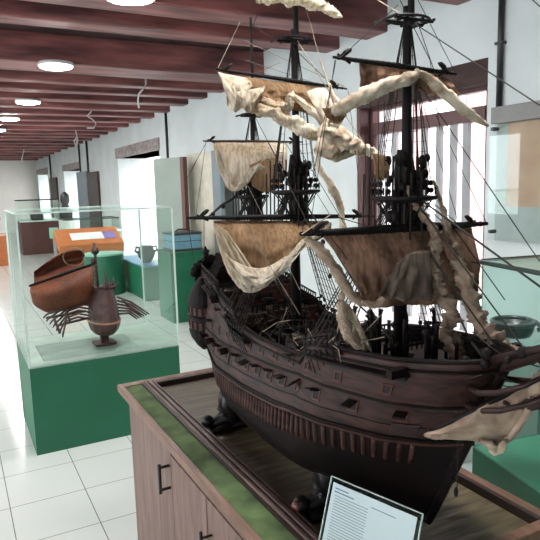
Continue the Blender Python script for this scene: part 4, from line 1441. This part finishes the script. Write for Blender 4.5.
# ---- bowsprit and head
bs0, bs1 = V((XC, .94, 1.150)), V((XC, .30, 1.49))
bw = obj('bowsprit', MB().tube([bs0.lerp(bs1, f) for f in (0, .3, .6, 1)], [.016, .015, .013, .010], 12), M['sprit'], ship, smooth=True)
mb = MB()
a_ = V((XC - .02, .80, 1.215)); b_ = V((XC - .045, .36, 1.43))
obj('jib_boom', MB().tube([V((XC - .03, .86, 1.215)), V((XC - .03, .30, 1.47))], [.008, .006], 10), M['sprit'], ship, smooth=True)
for side in (1, -1):
    for j, (z0, z1) in enumerate(((1.165, 1.275), (1.205, 1.30))):
        a = hz(.985 - .005 * j, z0 + .01, side, .004)
        b = V((XC - side * .012, .60 + .02 * j, z1 - .02))
        mid = a.lerp(b, .5) + V((-side * .03, 0, -.018))
        pts = [a, a.lerp(mid, .5) + V((-side * .008, 0, -.004)), mid, mid.lerp(b, .5) + V((-side * .003, 0, -.006)), b]
        obj('head_rail', MB().tube(pts, [.006, .006, .005, .0045, .004], 8), M['sprit'], ship, smooth=True)
mb = MB()
mb.tube([(XC, .80, 1.13), (XC, .72, 1.18), (XC, .64, 1.22), (XC, .58, 1.262)], [.016, .014, .012, .008], 10)
for k in range(5):
    f = k / 4
    mb.tube([(XC - .05 * (1 - f * .6), .80 - .2 * f, 1.16 + .09 * f), (XC, .80 - .2 * f, 1.135 + .1 * f), (XC + .05 * (1 - f * .6), .80 - .2 * f, 1.16 + .09 * f)], .004, 6)
obj('beak', mb, M['sprit'], ship, smooth=True)
# cathead, bow clutter
for side in (1, -1):
    obj('cathead', MB().obox((XC - side * .13, .86, 1.235), (side, .35, -.12), (0, 1, 0), (0, 0, 1), .05, .008, .008), M['hulldark'], ship)
obj('hawse_pad', MB().obox(hz(.93, 1.10, 1, .004), hframe(.93, 1.10, 1)[1], hframe(.93, 1.10, 1)[2], hframe(.93, 1.10, 1)[3], .03, .016, .003), M['sprit'], ship, bevel=.002)
mb = MB()
for k in range(26):
    a = V((XC + random.uniform(-.06, .03), random.uniform(.66, .98), 0))
    f = (.94 - a.y) / .64
    a.z = 1.15 + .34 * f + random.uniform(-.012, .03)
    obj('block', MB().ball(a, random.uniform(.006, .011), 6, sz=1.2), M['block'], ship, smooth=True)
mb = MB()
for k in range(24):
    a = V((XC + random.uniform(-.06, .05), random.uniform(.62, .95), 0))
    f = (.94 - a.y) / .64
    a.z = 1.14 + .34 * f
    b = a + V((random.uniform(-.06, .06), random.uniform(-.10, .10), random.uniform(-.03, .08)))
    mb.tube([a, a.lerp(b, .5) + V((0, 0, -.006)), b], .0012, 4)
obj('bow_lashings', mb, M['rope'], ship, kind='stuff')
for k in range(46):
    x_, y_ = XC + random.uniform(-.13, .13), random.uniform(.84, 1.14)
    if abs(x_ - XC) > .02 + (y_ - .80) * .45:
        continue
    h_ = random.uniform(1.235, 1.315)
    obj('bitt_post', MB().tube([(x_, y_, 1.19), (x_ + .002, y_, h_ - .012), (x_ + random.uniform(-.006, .006), y_, h_)], [.004, .0045, .007], 7), M['block'], ship, smooth=True)
for k in range(30):
    x_, y_ = XC + random.uniform(-.15, .15), random.uniform(1.1, 1.8)
    h_ = random.uniform(1.19, 1.245)
    obj('belaying_post', MB().tube([(x_, y_, 1.15), (x_ + .002, y_, h_ - .010), (x_ + random.uniform(-.006, .006), y_, h_)], [.003, .0035, .006], 7), M['block'], ship, smooth=True)
# spritsail yard and sail
SY = .74
a, b = P(424, 436, Y=.80), P(552, 371, Y=.66)
sy = obj('spritsail_yard', MB().tube([a, a.lerp(b, .5), b], [.003, .006, .004], 10), M['spar'], ship, smooth=True)
def spf(u, v):
    top = pl([(424, 434, .80), (446, 426, .775), (470, 413, .745), (500, 396, .715), (530, 380, .685), (548, 372, .67)], u)
    bot = pl([(428, 437, .79), (442, 439, .77), (472, 441, .75), (503, 446, .72), (524, 424, .69), (534, 392, .67)], u)
    x, y, Yd = [top[i] + (bot[i] - top[i]) * v for i in range(3)]
    w_ = .006 * noise.noise(V((u * 9, v * 4, 3)))
    return P(x, y, Y=Yd - .012 * math.sin(PI * v)) + V((w_, w_, 0))
obj('sail', MB().grid(spf, 40, 20), M['rollb'], sy, smooth=True, solid=.0012)
def rollp(pts, m, seed, name='rolled_sail', parent=None):
    out, rs = [], []
    N = (len(pts) - 1) * 8
    for i in range(N + 1):
        q = pl(pts, i / N)
        p = P(q[0], q[1], Y=q[3])
        out.append(p)
        rs.append(q[2] * (p - CO).dot(CD) / CF * (1 + .2 * noise.noise(V((i * .4, seed, 0)))))
    obj(name, MB().tube(out, rs, 12, lobes=3, wob=.2, seed=seed), M[m], parent or ship, smooth=True)
rollp([(424, 435, 1.5, .80), (438, 436, 3.5, .78), (452, 436, 3, .765)], 'rollb', 40)
rollp([(480, 440, 2, .73), (492, 446, 4.5, .72), (494, 452, 3.5, .72), (503, 446, 4, .71), (506, 436, 2, .71)], 'roll', 41)
rollp([(546, 372, 6, .66), (538, 386, 7, .66), (532, 400, 5, .67), (522, 420, 3.5, .68), (508, 438, 2, .70)], 'rollb', 42)
# hanging block under the bow
a = P(458, 438, Y=.80)
b = P(457, 494, Y=.80)
mb = MB().tube([a, a.lerp(b, .4), b], .0010, 4)
obj('hanging_line', mb, M['rope'], ship)
c1, c2 = P(453, 480, Y=.80), P(456, 492, Y=.80)
mb = MB()
mb.tube([c1 + V((.006 * math.cos(t_), 0, .006 * math.sin(t_))) for t_ in [2 * PI * i / 12 for i in range(13)]], .0015, 5)
mb.ball(c2, .0045, 8, sz=2.4)
obj('hanging_block', mb, M['block'], ship, smooth=True)

# ---- stays and running lines
def line(pts, r=.0011, m='rope', n=5):
    obj('stay', MB().tube(pts, r, n), M[m], ship)
def sag(a, b, s=.0, n=8):
    a, b = V(a), V(b)
    return [a.lerp(b, i / n) + V((0, 0, -4 * s * (i / n) * (1 - i / n))) for i in range(n + 1)]
line(sag((XC, 1.0, 1.58), (XC, .55, 1.36), .0), .0022)
line(sag((XC + .01, 1.0, 1.57), (XC, .68, 1.29), .0), .0016)
line(sag((XC, 1.0, 1.93), (XC, .32, 1.48)), .0012)
line(sag((XC, 1.0, 2.18), (XC, .30, 1.5)), .0009)
line(sag((XC, 1.46, 1.58), (XC, 1.04, 1.22)), .0022)
line(sag((XC, 1.46, 2.0), (XC, 1.03, 1.58), .01), .0012, 'paler')
line(sag((XC, 1.46, 2.26), (XC, 1.03, 1.95), .01), .0014, 'paler')
line(sag((XC, 1.73, 1.57), (XC, 1.5, 1.2)), .0014)
line(sag((XC, 1.73, 1.83), (XC, 1.49, 1.6), .005), .001)
line(sag((XC, 1.73, 2.1), (XC, 1.49, 1.99), .01), .0009)
# stay blocks seen beside the fore mast foot
mb = MB()
for (x, y, Yd) in ((375, 320, 1.12), (393, 342, 1.06), (470, 340, .90), (486, 362, .84), (323, 242, 1.1), (330, 276, 1.2), (436, 188, 1.0), (428, 205, 1.0), (405, 212, 1.0)):
    c = P(x, y, Y=Yd)
    obj('block', MB().ball(c, .0085 if x in (375, 393, 470, 486) else .005, 8, sz=1.3), M['block'], ship, smooth=True)
line([P(452, 300, Y=.95), P(470, 340, Y=.90), P(486, 362, Y=.84), P(500, 380, Y=.80)], .003)
line([P(345, 292, Y=1.2), P(375, 320, Y=1.12), P(393, 342, Y=1.06), P(402, 352, Y=1.04)], .0022)
line([P(430, 300, Y=1.0), P(398, 180, Y=1.0)], .001)
for (a, b, ya_, yb2, r, mm) in (
    ((217, 70), (240, 22), 1.45, 1.72, .0008, 'paler'), ((243, 40), (345, 87), 1.72, 1.45, .0009, 'paler'), ((280, 62), (222, 90), 1.46, 1.5, .0008, 'paler'),
    ((245, 60), (330, 88), 1.72, 1.45, .0008, 'paler'), ((304, 0), (320, 60), 1.44, 1.42, .0012, 'paler'), ((320, 60), (334, 100), 1.42, 1.40, .0022, 'roll'),
    ((290, 45), (338, 90), 1.45, 1.43, .001, 'rope'), ((262, 0), (250, 35), 1.46, 1.5, .0008, 'rope'), ((410, 0), (440, 88), 1.0, .98, .0009, 'rope'),
    ((400, 0), (430, 60), 1.0, .99, .0009, 'rope'), ((418, 0), (455, 72), .98, .98, .0008, 'rope'), ((340, 58), (398, 5), .98, 1.0, .0008, 'rope'),
    ((430, 60), (440, 130), .98, .98, .0008, 'rope'), ((416, 75), (418, 210), .99, .99, .0022, 'rope'), ((420, 95), (460, 228), .98, .98, .0008, 'rope'),
    ((424, 90), (486, 222), .98, .98, .0008, 'rope'), ((430, 100), (540, 262), .98, .80, .0011, 'rope'), ((417, 190), (468, 232), 1.0, .98, .0010, 'rope'),
    ((412, 195), (452, 230), 1.0, .98, .0010, 'rope'), ((455, 230), (505, 300), .97, .9, .0013, 'rope'), ((420, 240), (500, 352), .94, .83, .0016, 'rope'),
    ((262, 330), (315, 375), 1.5, 1.2, .001, 'paler'), ((245, 180), (300, 290), 1.5, 1.4, .0010, 'paler'), ((187, 217), (196, 274), 1.45, 1.9, .0009, 'rope'),
    ((204, 215), (204, 260), 1.46, 1.7, .0009, 'rope'), ((206, 141), (196, 215), 1.72, 1.46, .0007, 'rope'), ((207, 141), (186, 180), 1.72, 1.6, .0007, 'rope'),
    ((285, 142), (330, 215), 1.72, 1.46, .0009, 'rope'), ((300, 150), (345, 225), 1.46, 1.2, .0009, 'rope'), ((268, 142), (312, 232), 1.6, 1.1, .0009, 'rope'),
    ((348, 90), (365, 230), 1.40, 1.05, .0008, 'rope'), ((335, 60), (310, 228), .98, .98, .0007, 'rope'), ((336, 60), (302, 232), .98, .98, .0007, 'rope'),
    ((302, 234), (330, 215), .98, .99, .0012, 'roll'), ((330, 215), (398, 235), .99, .98, .001, 'rope'), ((330, 236), (348, 260), .97, .95, .0009, 'rope'),
    ((245, 225), (300, 315), 1.42, 1.3, .0009, 'paler'), ((472, 262), (541, 275), .95, .72, .0018, 'rope'), ((370, 100), (372, 230), .99, .99, .0009, 'rope'),
    ((365, 130), (366, 230), 1.05, 1.05, .0009, 'rope'), ((378, 100), (379, 230), .99, .99, .0009, 'rope'), ((384, 100), (386, 230), .99, .99, .0009, 'rope'),
    ((414, 100), (410, 230), .99, .99, .0011, 'rope'), ((421, 100), (424, 230), .99, .99, .0009, 'rope'), ((470, 395), (540, 392), .8, .7, .0008, 'rope'),
    ((475, 380), (541, 345), .85, .7, .0008, 'rope'), ((500, 408), (545, 398), .7, .66, .001, 'rope')):
    line([P(*a, Y=ya_), P(*a, Y=ya_).lerp(P(*b, Y=yb2), .5), P(*b, Y=yb2)], r, mm)
# tangle of light and dark cordage over the waist
mb = MB()
mb2 = MB()
for k in range(60):
    Yc = random.uniform(1.0, 1.6)
    s = (YS - Yc) / (YS - YB)
    a = V((XC - random.uniform(.02, .17), Yc, lerp_tab(ZS, s) + random.uniform(-.01, .03)))
    b = a + V((random.uniform(-.05, .08), random.uniform(-.09, .09), random.uniform(-.02, .06)))
    (mb if k % 3 else mb2).tube([a, a.lerp(b, .5) + V((random.uniform(-.02, .02), 0, random.uniform(-.02, .02))), b], .0011, 4)
obj('loose_cordage', mb, M['rope'], ship, kind='stuff')
obj('loose_cordage', mb2, M['paler'], ship, kind='stuff')
# gaff and boom on the mizzen
obj('mizzen_gaff', MB().tube([P(205, 220, Y=1.95), P(222, 205, Y=1.86), P(246, 190, Y=1.75)], [.003, .005, .006], 8), M['spar'], ship, smooth=True)
obj('boom', MB().tube([P(272, 275, Y=1.70), P(288, 302, Y=1.6)], [.004, .006], 8), M['spar'], ship, smooth=True)
mb = MB()
for f in (.2, .45, .8):
    obj('block', MB().ball(P(205 + 40 * f, 220 - 30 * f, Y=1.95 - .2 * f), .008, 6), M['block'], ship, smooth=True)

# things of one kind share a group
GR = {'ceiling_lamp': 'round lamps under the ceiling', 'hanging_wire': 'loose wires hanging from the beams', 'ship_cradle': 'carved cradles under the big ship',
      'exhibition_panel': 'boards standing along the right wall', 'display_plinth': 'green plinths along the right wall', 'wall_conduit': 'conduits on the right wall',
      'glass_display_case': 'glass cases on green plinths', 'table_vitrine': 'glass-topped table cases down the hall'}
for o in bpy.data.objects:
    k = o.name.split('.')[0]
    if o.parent is None and k in GR and 'label' in o:
        o['group'] = GR[k]
